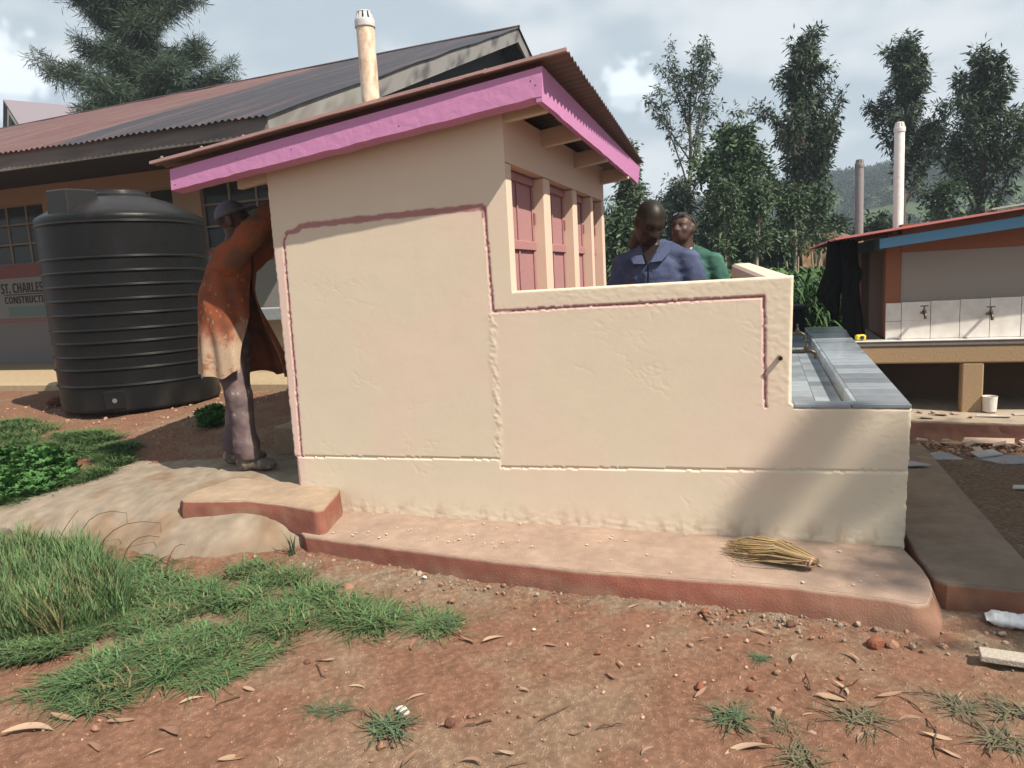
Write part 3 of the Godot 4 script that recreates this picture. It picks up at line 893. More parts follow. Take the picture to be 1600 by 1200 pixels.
	var rustc := func(p: Vector3) -> Color:
		var t := n2.get_noise_2d(p.x * 0.5, p.z * 2.0)
		return Color(0.155, 0.125, 0.115).lerp(Color(0.19, 0.115, 0.10), sm(-0.2, 0.4, t))
	sh.grid(24, 420, func(u, v): return roof.call(u, v, 0.0006), rustc)
	part("roof_sheet", sh, M.sheet, o)
	var fl2 := MB.new(); fl2.col = Color(0.42, 0.27, 0.25)
	for k in 24:
		var a: Vector3 = roof.call(k / 24.0, 0.0, 0.004); var b: Vector3 = roof.call((k + 1) / 24.0, 0.0, 0.004)
		a.z += 0.010; b.z += 0.010
		var dy := Vector3(0, -0.016 + 0.004 * n2.get_noise_2d(a.x * 2, 0), 0); var dz := Vector3(0, 0, -0.022)
		fl2.hexa([a + dy, b + dy, b, a, a + dy + dz, b + dy + dz, b + dz, a + dz])
	part("roof_edge", fl2, M.sheet, o)
	for k in 9:
		var nl := MB.new(); nl.col = Color(0.32, 0.26, 0.24)
		var a: Vector3 = roof.call(0.03 + k * 0.115, 0.004, 0.012)
		nl.lathe(PackedVector2Array([Vector2(0.0, 0.011), Vector2(0.005, 0.010), Vector2(0.010, 0.003), Vector2(0.012, 0.0)]), 8, Transform3D(Basis.IDENTITY, a))
		part("roof_nail", nl, M.metal, o)
	# rafters
	for rz in [-3.752, -4.47, -5.28, -6.15]:
		var rf := MB.new(); rf.col = Color(0.54, 0.45, 0.35)
		var y1: float = 2.42 - (-rz - 3.6) * 0.031
		rf.hexa([Vector3(-3.0, y1 - 0.32, rz), Vector3(-1.05, y1 - 0.105, rz), Vector3(-1.05, y1, rz), Vector3(-3.0, y1 - 0.215, rz), Vector3(-3.0, y1 - 0.32, rz - 0.05), Vector3(-1.05, y1 - 0.105, rz - 0.05), Vector3(-1.05, y1, rz - 0.05), Vector3(-3.0, y1 - 0.215, rz - 0.05)], 0.004)
		part("rafter", rf, M.paint, o)
	# vent pipe with slotted cap
	var vp := MB.new()
	var stain := func(p: Vector3) -> Color:
		var t := n2.get_noise_3d(p.x * 4.0, p.y * 1.2, p.z * 4.0) + 0.4 * n3.get_noise_3d(p.x, p.y * 0.3, p.z)
		return Color(0.66, 0.54, 0.42).lerp(Color(0.46, 0.32, 0.20), sm(-0.15, 0.45, t))
	vp.grid(24, 40, func(u, v): return Vector3(-2.296 + 0.055 * cos(-TAU * u), lerpf(2.35, 3.045, v), -4.2 + 0.055 * sin(-TAU * u)), stain)
	var pipe := part("vent_pipe", vp, M.gloss, o)
	part("vent_cap", vent_cap(0.062, 0.095, Color(0.52, 0.53, 0.53), Transform3D(Basis.IDENTITY, Vector3(-2.296, 3.035, -4.2))), M.gloss, pipe)
	# pipe stub on the wall and its rough mortar
	var st := MB.new(); st.col = Color(0.33, 0.28, 0.20)
	st.tube([Vector3(0.070, 1.030, WZ - 0.02), Vector3(0.072, 1.026, WZ + 0.032)], [0.0125], 14, false)
	st.col = Color(0.03, 0.025, 0.02)
	st.tube([Vector3(0.072, 1.026, WZ + 0.0315), Vector3(0.070, 1.030, WZ + 0.02)], [0.0095], 14, false)
	st.col = Color(0.36, 0.31, 0.22)
	for s in 14:
		var a := TAU * s / 14; var b := TAU * (s + 1) / 14
		var cc := Vector3(0.072, 1.026, WZ + 0.032)
		st.quad(cc + Vector3(cos(a), sin(a), 0) * 0.0095, cc + Vector3(cos(a), sin(a), 0) * 0.0125, cc + Vector3(cos(b), sin(b), 0) * 0.0125, cc + Vector3(cos(b), sin(b), 0) * 0.0095)
	part("pipe_stub", st, M.metal, o)
	tap_counter(o)


func vent_cap(r: float, h: float, c: Color, xf: Transform3D) -> MB:  # collar, a crown of bars with slots between, and a domed lid
	var m := MB.new(); m.col = c
	m.lathe(PackedVector2Array([Vector2(r * 0.9, 0.0), Vector2(r, 0.0), Vector2(r, h * 0.42), Vector2(r * 0.93, h * 0.47)]), 24, xf)
	for k in 10:
		var a := TAU * k / 10
		var b := Basis(Vector3.UP, a)
		m.hexa([xf * (b * Vector3(-r * 0.17, h * 0.45, r * 0.93)), xf * (b * Vector3(r * 0.17, h * 0.45, r * 0.93)), xf * (b * Vector3(r * 0.14, h * 0.92, r * 0.72)), xf * (b * Vector3(-r * 0.14, h * 0.92, r * 0.72)),
			xf * (b * Vector3(-r * 0.17, h * 0.45, r * 0.83)), xf * (b * Vector3(r * 0.17, h * 0.45, r * 0.83)), xf * (b * Vector3(r * 0.14, h * 0.92, r * 0.62)), xf * (b * Vector3(-r * 0.14, h * 0.92, r * 0.62))])
	m.lathe(PackedVector2Array([Vector2(r * 0.6, h * 0.88), Vector2(r * 0.76, h * 0.9), Vector2(r * 0.7, h * 0.97), Vector2(r * 0.4, h * 1.03), Vector2(0.0, h * 1.06)]), 20, xf)
	return m


func tap_counter(o: Node3D) -> void:  # tiled washing counter along the block's right side
	var base := MB.new(); base.col = Color(0.55, 0.45, 0.33)
	base.hexa([Vector3(0.135, 0.05, WZ - 0.102), Vector3(0.63, 0.05, WZ - 0.102), Vector3(0.645, 0.70, WZ - 0.102), Vector3(0.135, 0.70, WZ - 0.102), Vector3(0.135, 0.05, -8.4), Vector3(0.755, 0.05, -8.4), Vector3(0.768, 0.70, -8.4), Vector3(0.135, 0.70, -8.4)])
	part("counter_base", base, M.plaster, o)
	var r := RandomNumberGenerator.new(); r.seed = 91
	var xe := func(z: float) -> float: return 0.646 + (-z + WZ) * 0.0275
	var tone := func() -> Color:
		var t := r.randf_range(0.65, 1.35)
		return Color(0.30 * t, 0.34 * t, 0.38 * t)
	# front rim
	var fr := MB.new(); fr.col = Color(0.55, 0.45, 0.33)
	fr.span(Vector3(0.136, 0.69, WZ - 0.016), Vector3(0.628, 0.7785, WZ - 0.084))
	part("rim_bed", fr, M.plaster, o)
	for k in 2:
		var m := MB.new(); m.col = tone.call()
		m.span(Vector3(0.136 + k * 0.256, 0.780, WZ + 0.002), Vector3(0.389 + k * 0.256, 0.799, WZ - 0.085), 0.003)
		part("tile", m, M.tile, o)
	# basin floor and the broad right-hand rim, tile by tile
	var z := WZ - 0.089
	while z > -8.3:
		var z1 := maxf(z - 0.197, -8.4)
		for q in [[0.128, 0.262], [0.265, 0.40]]:
			var m := MB.new(); m.col = tone.call()
			m.span(Vector3(q[0], 0.701, z), Vector3(q[1], 0.722 - 0.008 * (q[0] / 0.4), z1), 0.002)
			part("tile", m, M.tile, o)
		var m2 := MB.new(); m2.col = tone.call()
		m2.hexa([Vector3(0.425, 0.755, z), Vector3(xe.call(z), 0.755, z), Vector3(xe.call(z), 0.797, z), Vector3(0.425, 0.797, z), Vector3(0.425, 0.755, z1), Vector3(xe.call(z1), 0.755, z1), Vector3(xe.call(z1), 0.797, z1), Vector3(0.425, 0.797, z1)], 0.003)
		part("tile", m2, M.tile, o)
		var m3 := MB.new(); m3.col = tone.call()
		m3.span(Vector3(0.403, 0.712, z), Vector3(0.4235, 0.796, z1), 0.002)
		part("tile", m3, M.tile, o)
		z = z1 - 0.003
	var core := MB.new(); core.col = Color(0.4, 0.39, 0.36)
	core.hexa([Vector3(0.427, 0.70, WZ - 0.10), Vector3(0.642, 0.70, WZ - 0.10), Vector3(0.642, 0.754, WZ - 0.10), Vector3(0.427, 0.754, WZ - 0.10), Vector3(0.427, 0.70, -8.4), Vector3(0.765, 0.70, -8.4), Vector3(0.765, 0.754, -8.4), Vector3(0.427, 0.754, -8.4)])
	part("counter_core", core, M.plaster, o)
	for t in [[-4.55, 0.965], [-5.75, 0.965]]:
		tap(Vector3(0.122, t[1], t[0]), PI / 2, 0.16, ["nearest brass tap on the tiled counter beside the cream wall", "farther brass tap on the tiled counter, mostly hidden by the wall"][0 if t[0] > -5 else 1], Color(0.07, 0.06, 0.05))
	# back upstand that the taps come out of
	var bk := MB.new(); bk.col = Color(0.42, 0.41, 0.39)
	bk.span(Vector3(0.02, 0.06, -4.665), Vector3(0.125, 1.02, -8.4), 0.01)
	part("counter_back", bk, M.plaster, o)


func tap(at: Vector3, turn: float, l: float, label: String, c: Color) -> void:  # points along its own +z
	var o := thing("tap", label, "tap", at, turn, "")
	var b := MB.new(); b.col = c
	b.tube([Vector3(0, 0, -0.01), Vector3(0, 0, l * 0.55), Vector3(0, 0.004, l * 0.8), Vector3(0, -0.012, l * 0.98), Vector3(0, -0.045, l)], [0.012, 0.013, 0.015, 0.012, 0.011], 10)
	b.lathe(PackedVector2Array([Vector2(0.015, 0.0), Vector2(0.016, 0.02), Vector2(0.011, 0.03), Vector2(0.006, 0.045), Vector2(0.006, 0.06)]), 10, Transform3D(Basis.IDENTITY, Vector3(0, 0.004, l * 0.68)))
	part("spout", b, M.metal, o)
	var h := MB.new(); h.col = c
	h.span(Vector3(-0.032, 0.058, l * 0.68 - 0.007), Vector3(0.032, 0.068, l * 0.68 + 0.007), 0.003)
	part("handle", h, M.metal, o)


func school() -> void:
	var o := thing("school_building", "long school building with rusty corrugated roof behind the water tank", "building")
	var n2 := noise(60, 1.2, 4); var n3 := noise(61, 5.0, 3)
	# roof: two slopes, corrugated, black paint over rust towards the gable
	var tilt := 0.022; var sl := 0.384; var xe := -5.12; var zr := -16.2
	for side in 2:
		var m := MB.new()
		var f := func(u: float, v: float) -> Vector3:
			var x := lerpf(-26.0, -5.06, u)
			var z := lerpf(-6.93, zr, v) if side == 0 else lerpf(zr, -25.5, v)
			var y := 3.405 + (-7.0 - z) * sl if side == 0 else 3.405 + (-7.0 - zr) * sl + (z - zr) * sl
			y -= tilt * (-5.1 - x) * clampf((-7.0 - z) / 9.2, 0, 1) if side == 0 else tilt * (-5.1 - x)
			return Vector3(x, y + 0.012 * sin(TAU * x / 0.09) + 0.03 * n2.get_noise_2d(x * 0.4, z * 0.4), z)
		var cf := func(p: Vector3) -> Color:
			var b := p.x + 8.3 + 0.16 * (-7.0 - p.z) + 0.55 * n2.get_noise_2d(p.x * 1.4, p.z * 0.25)
			var red := Color(0.125, 0.062, 0.06).lerp(Color(0.15, 0.095, 0.09), sm(-0.3, 0.5, n2.get_noise_2d(p.x * 2.0, p.z * 0.3)))
			var blk := Color(0.042, 0.043, 0.054).lerp(Color(0.085, 0.06, 0.064), sm(-0.05, 0.55, n2.get_noise_2d(p.x * 2.2 + 9, p.z * 0.2)))
			return red.lerp(blk, sm(-0.15, 0.35, b))
		m.grid(1400, 14, f, cf)
		part("roof_slope", m, M.sheet, o)
	var rc := MB.new(); rc.col = Color(0.09, 0.06, 0.06)
	rc.tube([Vector3(-26, 6.955 - 20.95 * tilt, zr), Vector3(-5.05, 6.955, zr)], [0.03], 8)
	part("ridge_cap", rc, M.sheet, o)
	var wcol := Color(0.25, 0.245, 0.24)
	var fa := MB.new(); fa.col = Color(0.24, 0.21, 0.19)
	fa.grid(60, 4, func(u, v): return Vector3(lerpf(-26, -5.125, u), lerpf(3.175, 3.385, v), -6.99), func(p): return Color(0.17, 0.152, 0.142) * (1.0 + 0.5 * n3.get_noise_2d(p.x * 0.6, p.y * 3)))
	fa.span(Vector3(-26, 3.175, -6.995), Vector3(-5.125, 3.385, -7.02))
	part("eave_board", fa, M.wood, o)
	for side in 2:
		var m := MB.new()
		var a := Vector3(xe, 3.40, -7.0); var b := Vector3(xe, 3.40 + 9.2 * sl, zr)
		if side == 1: a = Vector3(xe, 3.40, -25.4)
		var cf := func(p: Vector3) -> Color:
			var t := n3.get_noise_2d(p.z * 0.35, p.y * 0.35)
			return wcol.lerp(Color(0.10, 0.10, 0.105), sm(0.0, 0.5, t)) if p.z < -9.5 else Color(0.28, 0.275, 0.265).lerp(Color(0.2, 0.19, 0.18), sm(0.1, 0.5, t))
		m.grid(60, 4, func(u, v):
			var p := a.lerp(b, u)
			return p + Vector3(0.02, lerpf(-0.30, -0.01, v), 0) if side == 0 else p + Vector3(0.02, lerpf(-0.01, -0.30, v), 0), cf)
		m.col = wcol
		m.hexa([a + Vector3(0.018, -0.3, 0), b + Vector3(0.018, -0.3, 0), b + Vector3(0.018, -0.01, 0), a + Vector3(0.018, -0.01, 0), a + Vector3(-0.03, -0.3, 0), b + Vector3(-0.03, -0.3, 0), b + Vector3(-0.03, -0.01, 0), a + Vector3(-0.03, -0.01, 0)])
		part("gable_board", m, M.wood, o)
	var gw := MB.new(); gw.col = Color(0.055, 0.053, 0.06)
	gw.prism(PackedVector2Array([Vector2(8.8, 0.3), Vector2(23.6, 0.3), Vector2(23.6, 3.95), Vector2(16.2, 6.72), Vector2(8.8, 3.95)]), -5.75, -5.6, Transform3D(Basis(Vector3(0, 0, -1), Vector3(0, 1, 0), Vector3(1, 0, 0)), Vector3.ZERO))
	part("gable_wall", gw, M.plaster, o)
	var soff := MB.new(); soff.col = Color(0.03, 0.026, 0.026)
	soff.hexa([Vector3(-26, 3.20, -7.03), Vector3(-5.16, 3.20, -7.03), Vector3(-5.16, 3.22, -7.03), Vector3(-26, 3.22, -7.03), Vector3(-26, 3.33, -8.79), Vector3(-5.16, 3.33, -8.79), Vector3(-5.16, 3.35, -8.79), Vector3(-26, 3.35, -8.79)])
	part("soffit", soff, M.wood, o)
	# front wall with windows left open as holes
	var wz := -8.8
	var bands := [[0.3, 1.19, Color(0.17, 0.155, 0.15)], [1.19, 1.27, Color(0.20, 0.11, 0.10)], [1.27, 1.92, Color(0.19, 0.195, 0.185)], [1.92, 2.13, Color(0.17, 0.075, 0.075)]]
	var wl := MB.new()
	for b in bands:
		wl.col = b[2]
		wl.span(Vector3(-26, b[0], wz), Vector3(-5.6, b[1] - 0.0005, wz - 0.15))
	wl.col = Color(0.29, 0.21, 0.155)
	var wins := [[-16.5, -14.3], [-13.4, -10.78], [-9.6, -8.2], [-7.7, -6.30]]
	var x0 := -26.0
	for w in wins:
		wl.span(Vector3(x0, 2.13, wz), Vector3(w[0], 3.08, wz - 0.15)); x0 = w[1]
	wl.span(Vector3(x0, 2.13, wz), Vector3(-5.6, 3.08, wz - 0.15))
	wl.span(Vector3(-26, 3.0805, wz), Vector3(-5.6, 3.9, wz - 0.15))
	part("front_wall", wl, M.plaster, o)
	for w in wins:
		var fr := MB.new(); fr.col = Color(0.20, 0.17, 0.15)
		var x: float = w[0]
		var cols := int(round((w[1] - w[0]) / 0.42))
		var step: float = (w[1] - w[0]) / cols
		for k in cols + 1: fr.span(Vector3(x + k * step - 0.018, 2.13, wz - 0.05), Vector3(x + k * step + 0.018, 3.08, wz - 0.085))
		for y in [2.145, 2.46, 2.77, 3.065]: fr.span(Vector3(x, y - 0.015, wz - 0.052), Vector3(w[1], y + 0.015, wz - 0.083))
		var win := part("window", fr, M.paint, o)
		for k in cols:
			for y in [2.16, 2.475, 2.785]:
				var pn := MB.new()
				pn.span(Vector3(x + k * step + 0.02, y, wz - 0.066), Vector3(x + (k + 1) * step - 0.02, y + 0.265, wz - 0.070))
				part("pane", pn, M.pane, win)
		var bk := MB.new(); bk.col = Color(0.02, 0.02, 0.02)
		bk.span(Vector3(w[0] - 0.1, 2.0, wz - 0.16), Vector3(w[1] + 0.1, 3.2, wz - 0.18))
		part("dark_room", bk, M.far, win)
	# painted lettering
	for s in [["ST. CHARLES N", -11.95, 1.675, 0.205, 1.10], ["CONSTRUCTION", -11.90, 1.505, 0.15, 1.08]]:
		var tm := TextMesh.new()
		var ft := SystemFont.new(); ft.font_names = PackedStringArray(["Droid Sans"])
		ft.font_weight = 700
		tm.font = ft
		tm.text = s[0]; tm.font_size = 64; tm.pixel_size = 0.003; tm.depth = 0.006
		tm.horizontal_alignment = HORIZONTAL_ALIGNMENT_LEFT
		tm.vertical_alignment = VERTICAL_ALIGNMENT_BOTTOM
		var ab := tm.get_aabb()
		var t := part("lettering", tm, mat(Color(0.035, 0.03, 0.03), 0.8, {"vc": false}), o)
		t.scale = Vector3(s[4] / ab.size.x, s[3] * 0.8 / ab.size.y, 1)
		t.position = Vector3(s[1] - ab.position.x * t.scale.x, s[2] - ab.position.y * t.scale.y, wz + 0.004)
	var ul := MB.new(); ul.col = Color(0.04, 0.035, 0.035)
	ul.span(Vector3(-11.9, 1.645, wz + 0.004), Vector3(-10.6, 1.66, wz + 0.001))
	part("underline", ul, M.paint, o)
	var gb := MB.new(); gb.col = Color(0.12, 0.165, 0.155)
	gb.span(Vector3(-11.85, 1.29, wz + 0.003), Vector3(-10.4, 1.46, wz + 0.001))
	part("painted_panel", gb, M.paint, o)
	var vs := MB.new()
	vs.col = Color(0.40, 0.31, 0.20)
	vs.span(Vector3(-26, 0.1, -6.55), Vector3(-4.35, 0.51, -8.79), 0.03)
	part("verandah_floor", vs, M.concrete, o)
	# a second roof end shows above the ridge at the far left
	var g := thing("far_building", "distant building end with white gable boards beyond the school ridge", "building", Vector3(-31.4, 0, -24.8), deg_to_rad(-33))
	var gm := MB.new(); gm.col = Color(0.10, 0.10, 0.105)
	gm.prism(PackedVector2Array([Vector2(-4.6, 0), Vector2(4.6, 0), Vector2(4.6, 8.0), Vector2(0, 9.9), Vector2(-4.6, 8.0)]), -14, -0.6)
	part("wall", gm, M.far, g)
	var gr := MB.new(); gr.col = Color(0.20, 0.18, 0.20)
	for s in [-1, 1]:
		gr.hexa([Vector3(0, 10.36, 0.25), Vector3(s * 5.4, 8.10, 0.25), Vector3(s * 5.4, 8.2, 0.25), Vector3(0, 10.46, 0.25), Vector3(0, 10.36, -14), Vector3(s * 5.4, 8.10, -14), Vector3(s * 5.4, 8.2, -14), Vector3(0, 10.46, -14)] if s > 0 else [Vector3(-5.4, 8.10, 0.25), Vector3(0, 10.36, 0.25), Vector3(0, 10.46, 0.25), Vector3(-5.4, 8.2, 0.25), Vector3(-5.4, 8.10, -14), Vector3(0, 10.36, -14), Vector3(0, 10.46, -14), Vector3(-5.4, 8.2, -14)])
	part("roof", gr, M.far, g)
	for s in [-1, 1]:
		var gf := MB.new(); gf.col = Color(0.62, 0.61, 0.58)
		var q := [Vector3(0, 9.85, 0.12), Vector3(s * 5.2, 7.67, 0.12), Vector3(s * 5.2, 8.10, 0.12), Vector3(0, 10.30, 0.12)]
		if s < 0: q = [q[1], q[0], q[3], q[2]]
		var w := []
		for p in q: w.append(p - Vector3(0, 0, 0.12))
		gf.hexa(q + w)
		part("gable_board", gf, M.far, g)


func washing_block() -> void:
	var o := thing("washing_block", "older low block with red roof, blue fascia and tiled wash trough", "wash block")
	var wall := MB.new(); wall.col = Color(0.30, 0.265, 0.235)
	wall.span(Vector3(1.12, 0.78, -7.135), Vector3(3.4, 1.52, -7.3))
	wall.col = Color(0.27, 0.11, 0.065)
	wall.span(Vector3(1.0, 0.78, -7.118), Vector3(1.118, 1.68, -7.3), 0.008)
	wall.span(Vector3(1.119, 1.521, -7.125), Vector3(3.4, 1.76, -7.3))
	part("front_wall", wall, M.plaster, o)
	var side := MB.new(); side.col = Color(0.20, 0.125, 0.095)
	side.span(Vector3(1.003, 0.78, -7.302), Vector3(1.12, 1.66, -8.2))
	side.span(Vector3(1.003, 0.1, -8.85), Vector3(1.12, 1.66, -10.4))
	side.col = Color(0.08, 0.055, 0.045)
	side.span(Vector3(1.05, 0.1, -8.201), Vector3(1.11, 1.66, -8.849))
	part("side_wall", side, M.plaster, o)
	var tr := MB.new()
	var och := Color(0.39, 0.275, 0.17)
	tr.col = och
	tr.span(Vector3(0.775, 0.572, -7.0), Vector3(3.4, 0.721, -7.10), 0.012)
	for px in [[0.778, 0.900], [1.578, 1.738], [2.42, 2.58], [3.26, 3.4]]: tr.span(Vector3(px[0], 0.10, -7.003), Vector3(px[1], 0.571, -7.115), 0.01)
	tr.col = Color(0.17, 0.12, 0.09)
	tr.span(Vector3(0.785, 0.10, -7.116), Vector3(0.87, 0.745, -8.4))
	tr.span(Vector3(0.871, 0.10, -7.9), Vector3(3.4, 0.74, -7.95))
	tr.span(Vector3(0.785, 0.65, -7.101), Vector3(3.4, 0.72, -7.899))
	part("trough_base", tr, M.rough, o)
	var lt := MB.new(); lt.col = Color(0.66, 0.645, 0.62)
	lt.span(Vector3(0.70, 0.764, -6.985), Vector3(3.4, 0.775, -7.117), 0.003)
	lt.col = Color(0.33, 0.32, 0.31)
	lt.span(Vector3(0.70, 0.747, -7.119), Vector3(0.998, 0.772, -8.3), 0.003)
	lt.col = Color(0.20, 0.18, 0.165)
	lt.span(Vector3(0.745, 0.722, -6.992), Vector3(3.4, 0.763, -7.117), 0.008)
	part("ledge", lt, M.tile, o)
	var r := RandomNumberGenerator.new(); r.seed = 5
	var xs := [1.002, 1.125, 1.35, 1.57, 1.79, 2.015, 2.24, 2.46, 2.68, 2.90, 3.12, 3.4]
	for k in xs.size() - 1:
		var rows := [[0.777, 0.930], [0.934, 1.09]] if k % 2 == 1 or k == 0 else [[0.777, 1.09]]
		for rw in rows:
			var t := MB.new()
			var g := r.randf_range(0.93, 1.04)
			t.col = Color(0.76 * g, 0.72 * g, 0.67 * g)
			t.span(Vector3(xs[k] + 0.002, rw[0], -7.105 + r.randf_range(-0.001, 0.001)), Vector3(xs[k + 1] - 0.002, rw[1] + 0.004 * k, -7.1175), 0.002)
			part("tile", t, M.tile, o)
	# roof
	var rs := MB.new()
	var n2 := noise(63, 2.0, 3)
	rs.grid(16, 300, func(u, v):
		var z := lerpf(-6.78, -10.7, v)
		var x := lerpf(0.565 + 0.04 * u, 3.7, u)
		return Vector3(x, 1.662 + (x - 0.565) * 0.111 + 0.010 * sin(TAU * z / 0.09), z), func(p): return Color(0.29, 0.08, 0.077).lerp(Color(0.24, 0.10, 0.09), sm(-0.2, 0.6, n2.get_noise_2d(p.x, p.z))))
	part("roof_sheet", rs, M.sheet, o)
	var bf := MB.new(); bf.col = Color(0.12, 0.27, 0.41)
	var q := [Vector3(0.914, 1.56, -6.85), Vector3(3.4, 1.815, -6.85), Vector3(3.4, 1.905, -6.85), Vector3(0.912, 1.642, -6.85)]
	var w := []
	for p in q: w.append(p - Vector3(0, 0, 0.03))
	bf.hexa(q + w, 0.003)
	part("blue_fascia", bf, M.paint, o)
	var sf := MB.new(); sf.col = Color(0.06, 0.075, 0.10)
	sf.span(Vector3(0.914, 1.545, -6.882), Vector3(0.94, 1.65, -10.5))
	part("side_fascia", sf, M.paint, o)
	var sl := MB.new(); sl.col = Color(0.52, 0.50, 0.47)
	sl.hexa([Vector3(1.70, 1.81, -6.80), Vector3(2.6, 1.91, -6.80), Vector3(2.6, 1.925, -6.80), Vector3(1.70, 1.825, -6.80), Vector3(1.70, 1.81, -7.0), Vector3(2.6, 1.91, -7.0), Vector3(2.6, 1.925, -7.0), Vector3(1.70, 1.825, -7.0)])
	part("loose_strip", sl, M.wood, o)
	for p in [[Vector3(1.16, 1.68, -7.6), 2.60, Color(0.74, 0.73, 0.70)], [Vector3(0.99, 1.70, -9.0), 2.48, Color(0.22, 0.215, 0.215)]]:
		var m := MB.new(); m.col = p[2]
		m.tube([p[0], Vector3(p[0].x - 0.004, p[1], p[0].z)], [0.0435], 20)
		var pipe := part("vent_pipe", m, M.gloss, o)
		part("vent_cap", vent_cap(0.049, 0.085, p[2] * 0.95, Transform3D(Basis.IDENTITY, Vector3(p[0].x - 0.004, p[1] - 0.005, p[0].z))), M.gloss, pipe)
	slab("wash_pavement", [Vector3(0.9, 0.15, -6.60), Vector3(1.2, 0.15, -6.60), Vector3(1.9, 0.15, -6.52), Vector3(3.6, 0.15, -6.4), Vector3(3.6, 0.15, -7.95), Vector3(0.9, 0.15, -7.95)], [Vector3(0.9, 0, -6.62), Vector3(1.2, 0, -6.63), Vector3(1.9, 0, -6.55), Vector3(3.6, 0, -6.43), Vector3(3.6, 0, -7.95), Vector3(0.9, 0, -7.95)],
		Color(0.36, 0.30, 0.235), Color(0.30, 0.15, 0.115), "sandy concrete pavement with reddish kerb in front of the wash trough")
	tap(Vector3(1.283, 1.0, -7.105), 0, 0.15, "brass tap above the trough nearer the orange corner column", Color(0.10, 0.075, 0.055))
	tap(Vector3(1.77, 0.975, -7.105), 0, 0.15, "brass tap above the trough farther from the orange corner column", Color(0.10, 0.075, 0.055))
	# black clothes hung from the roof edge
	var rows1 := [[1.66, 0.545, 0.70], [1.55, 0.535, 0.70], [1.42, 0.53, 0.71], [1.30, 0.49, 0.69], [1.18, 0.447, 0.66], [1.08, 0.52, 0.655], [0.98, 0.60, 0.645], [0.93, 0.63, 0.64]]
	var rows2 := [[1.655, 0.64, 0.79], [1.55, 0.645, 0.785], [1.42, 0.66, 0.80], [1.36, 0.665, 0.835], [1.28, 0.66, 0.80], [1.1, 0.655, 0.815], [0.92, 0.67, 0.84], [0.80, 0.735, 0.86], [0.68, 0.765, 0.865], [0.42, 0.77, 0.87]]
	var nf := noise(64, 6.0, 2)
	for g in [[rows1, -7.32, "black jacket hung by the roof corner, puffed out towards the maize"], [rows2, -7.22, "long black coat hanging beside the dark doorway of the wash block"]]:
		var rows: Array = g[0]; var zc: float = g[1]
		var h := thing("hanging_coat", g[2], "coat", Vector3(0, 0, 0))
		var m := MB.new(); m.col = Color(0.012, 0.012, 0.014)
		m.grid(36, 40, func(u, v):
			var s: float = minf(v, 0.9999) * (rows.size() - 1)
			var k := int(s); var t := s - k
			var y := lerpf(rows[k][0], rows[k + 1][0], t); var a := lerpf(rows[k][1], rows[k + 1][1], t); var b := lerpf(rows[k][2], rows[k + 1][2], t)
			var ang: float = TAU * u
			var fo := 1.0 + 0.22 * sin(ang * 5.0 + y * 3.0) * sm(0.05, 0.5, v)
			return Vector3((a + b) / 2 + (b - a) / 2 * cos(ang), y + 0.02 * nf.get_noise_2d(ang, 2.0), zc + (0.045 + 0.05 * v) * sin(ang) * fo))
		part("cloth", m, M.cloth, h)


func hills() -> void:
	var n1 := noise(70, 0.012, 4); var n2 := noise(71, 0.05, 3); var field := noise(72, 0.02, 2, FastNoiseLite.TYPE_CELLULAR)
	field.cellular_return_type = FastNoiseLite.RETURN_CELL_VALUE
	var crest := func(x: float) -> float: return 21.0 + 9.5 * sm(-30.0, 75.0, x) + 10.0 * sm(75.0, 230.0, x) - 18.0 * sm(-20.0, -110.0, x)
	var hy := func(x: float, z: float) -> float:
		var t := sm(95.0, 262.0, -z) - 0.25 * sm(270.0, 420.0, -z)
		return -0.6 + crest.call(x) * t * (1.0 + 0.0 * t) + 2.2 * n1.get_noise_2d(x, z) * sm(110, 180, -z) + 0.8 * n2.get_noise_2d(x, z) * sm(100, 150, -z)
	var m := MB.new()
	m.grid(150, 90, func(u, v):
		var x := lerpf(-330.0, 420.0, u); var z := lerpf(-80.0, -430.0, v)
		return Vector3(x, hy.call(x, z), z), func(p):
			var c := Color(0.045, 0.072, 0.035).lerp(Color(0.066, 0.092, 0.042), sm(-0.6, 0.9, field.get_noise_2d(p.x, p.z)))
			c = c.lerp(Color(0.10, 0.075, 0.04), 0.4 * sm(0.25, 0.6, n2.get_noise_2d(p.x * 0.5 + 50, p.z * 0.5)))
			return c.lerp(Color(0.028, 0.05, 0.027), sm(18.0, 24.0, p.y + 5.0 * n1.get_noise_2d(p.x * 2.0, p.z * 2.0))))
	tag(part("hill", m, M.far), "long green hill of fields with a wooded crest", "", "", "structure")
	# woodland on the crest and hedges on the slope: one mass
	var cl := leaf_mesh(8, 170, 0.17, 0.4, 0.0, Color.WHITE)
	var r := RandomNumberGenerator.new(); r.seed = 12
	var xf := []; var co := []
	for k in 3600:
		var x := r.randf_range(-60, 150); var z := -r.randf_range(105, 275)
		var y: float = hy.call(x, z)
		var p := sm(15.0, 24.0, y) + 0.18 * sm(0.1, 0.5, n2.get_noise_2d(x * 0.8, z * 0.8)) + 0.06
		if r.randf() > p: continue
		var s := r.randf_range(2.2, 5.0)
		for q in 3:
			xf.append(Transform3D(Basis(Vector3.UP, r.randf() * TAU).scaled(Vector3(s, s * 1.1, s)), Vector3(x + r.randf_range(-1, 1) * s * 0.3, y + s * r.randf_range(0.2, 0.6), z)))
			var t := r.randf_range(0.6, 1.3)
			co.append(Color(0.026 * t, 0.046 * t, 0.026 * t))
	tag(scatter("hill_woodland", cl, M.leaf, xf, co), "far-off woodland and hedges covering the hill", "woodland", "", "stuff")


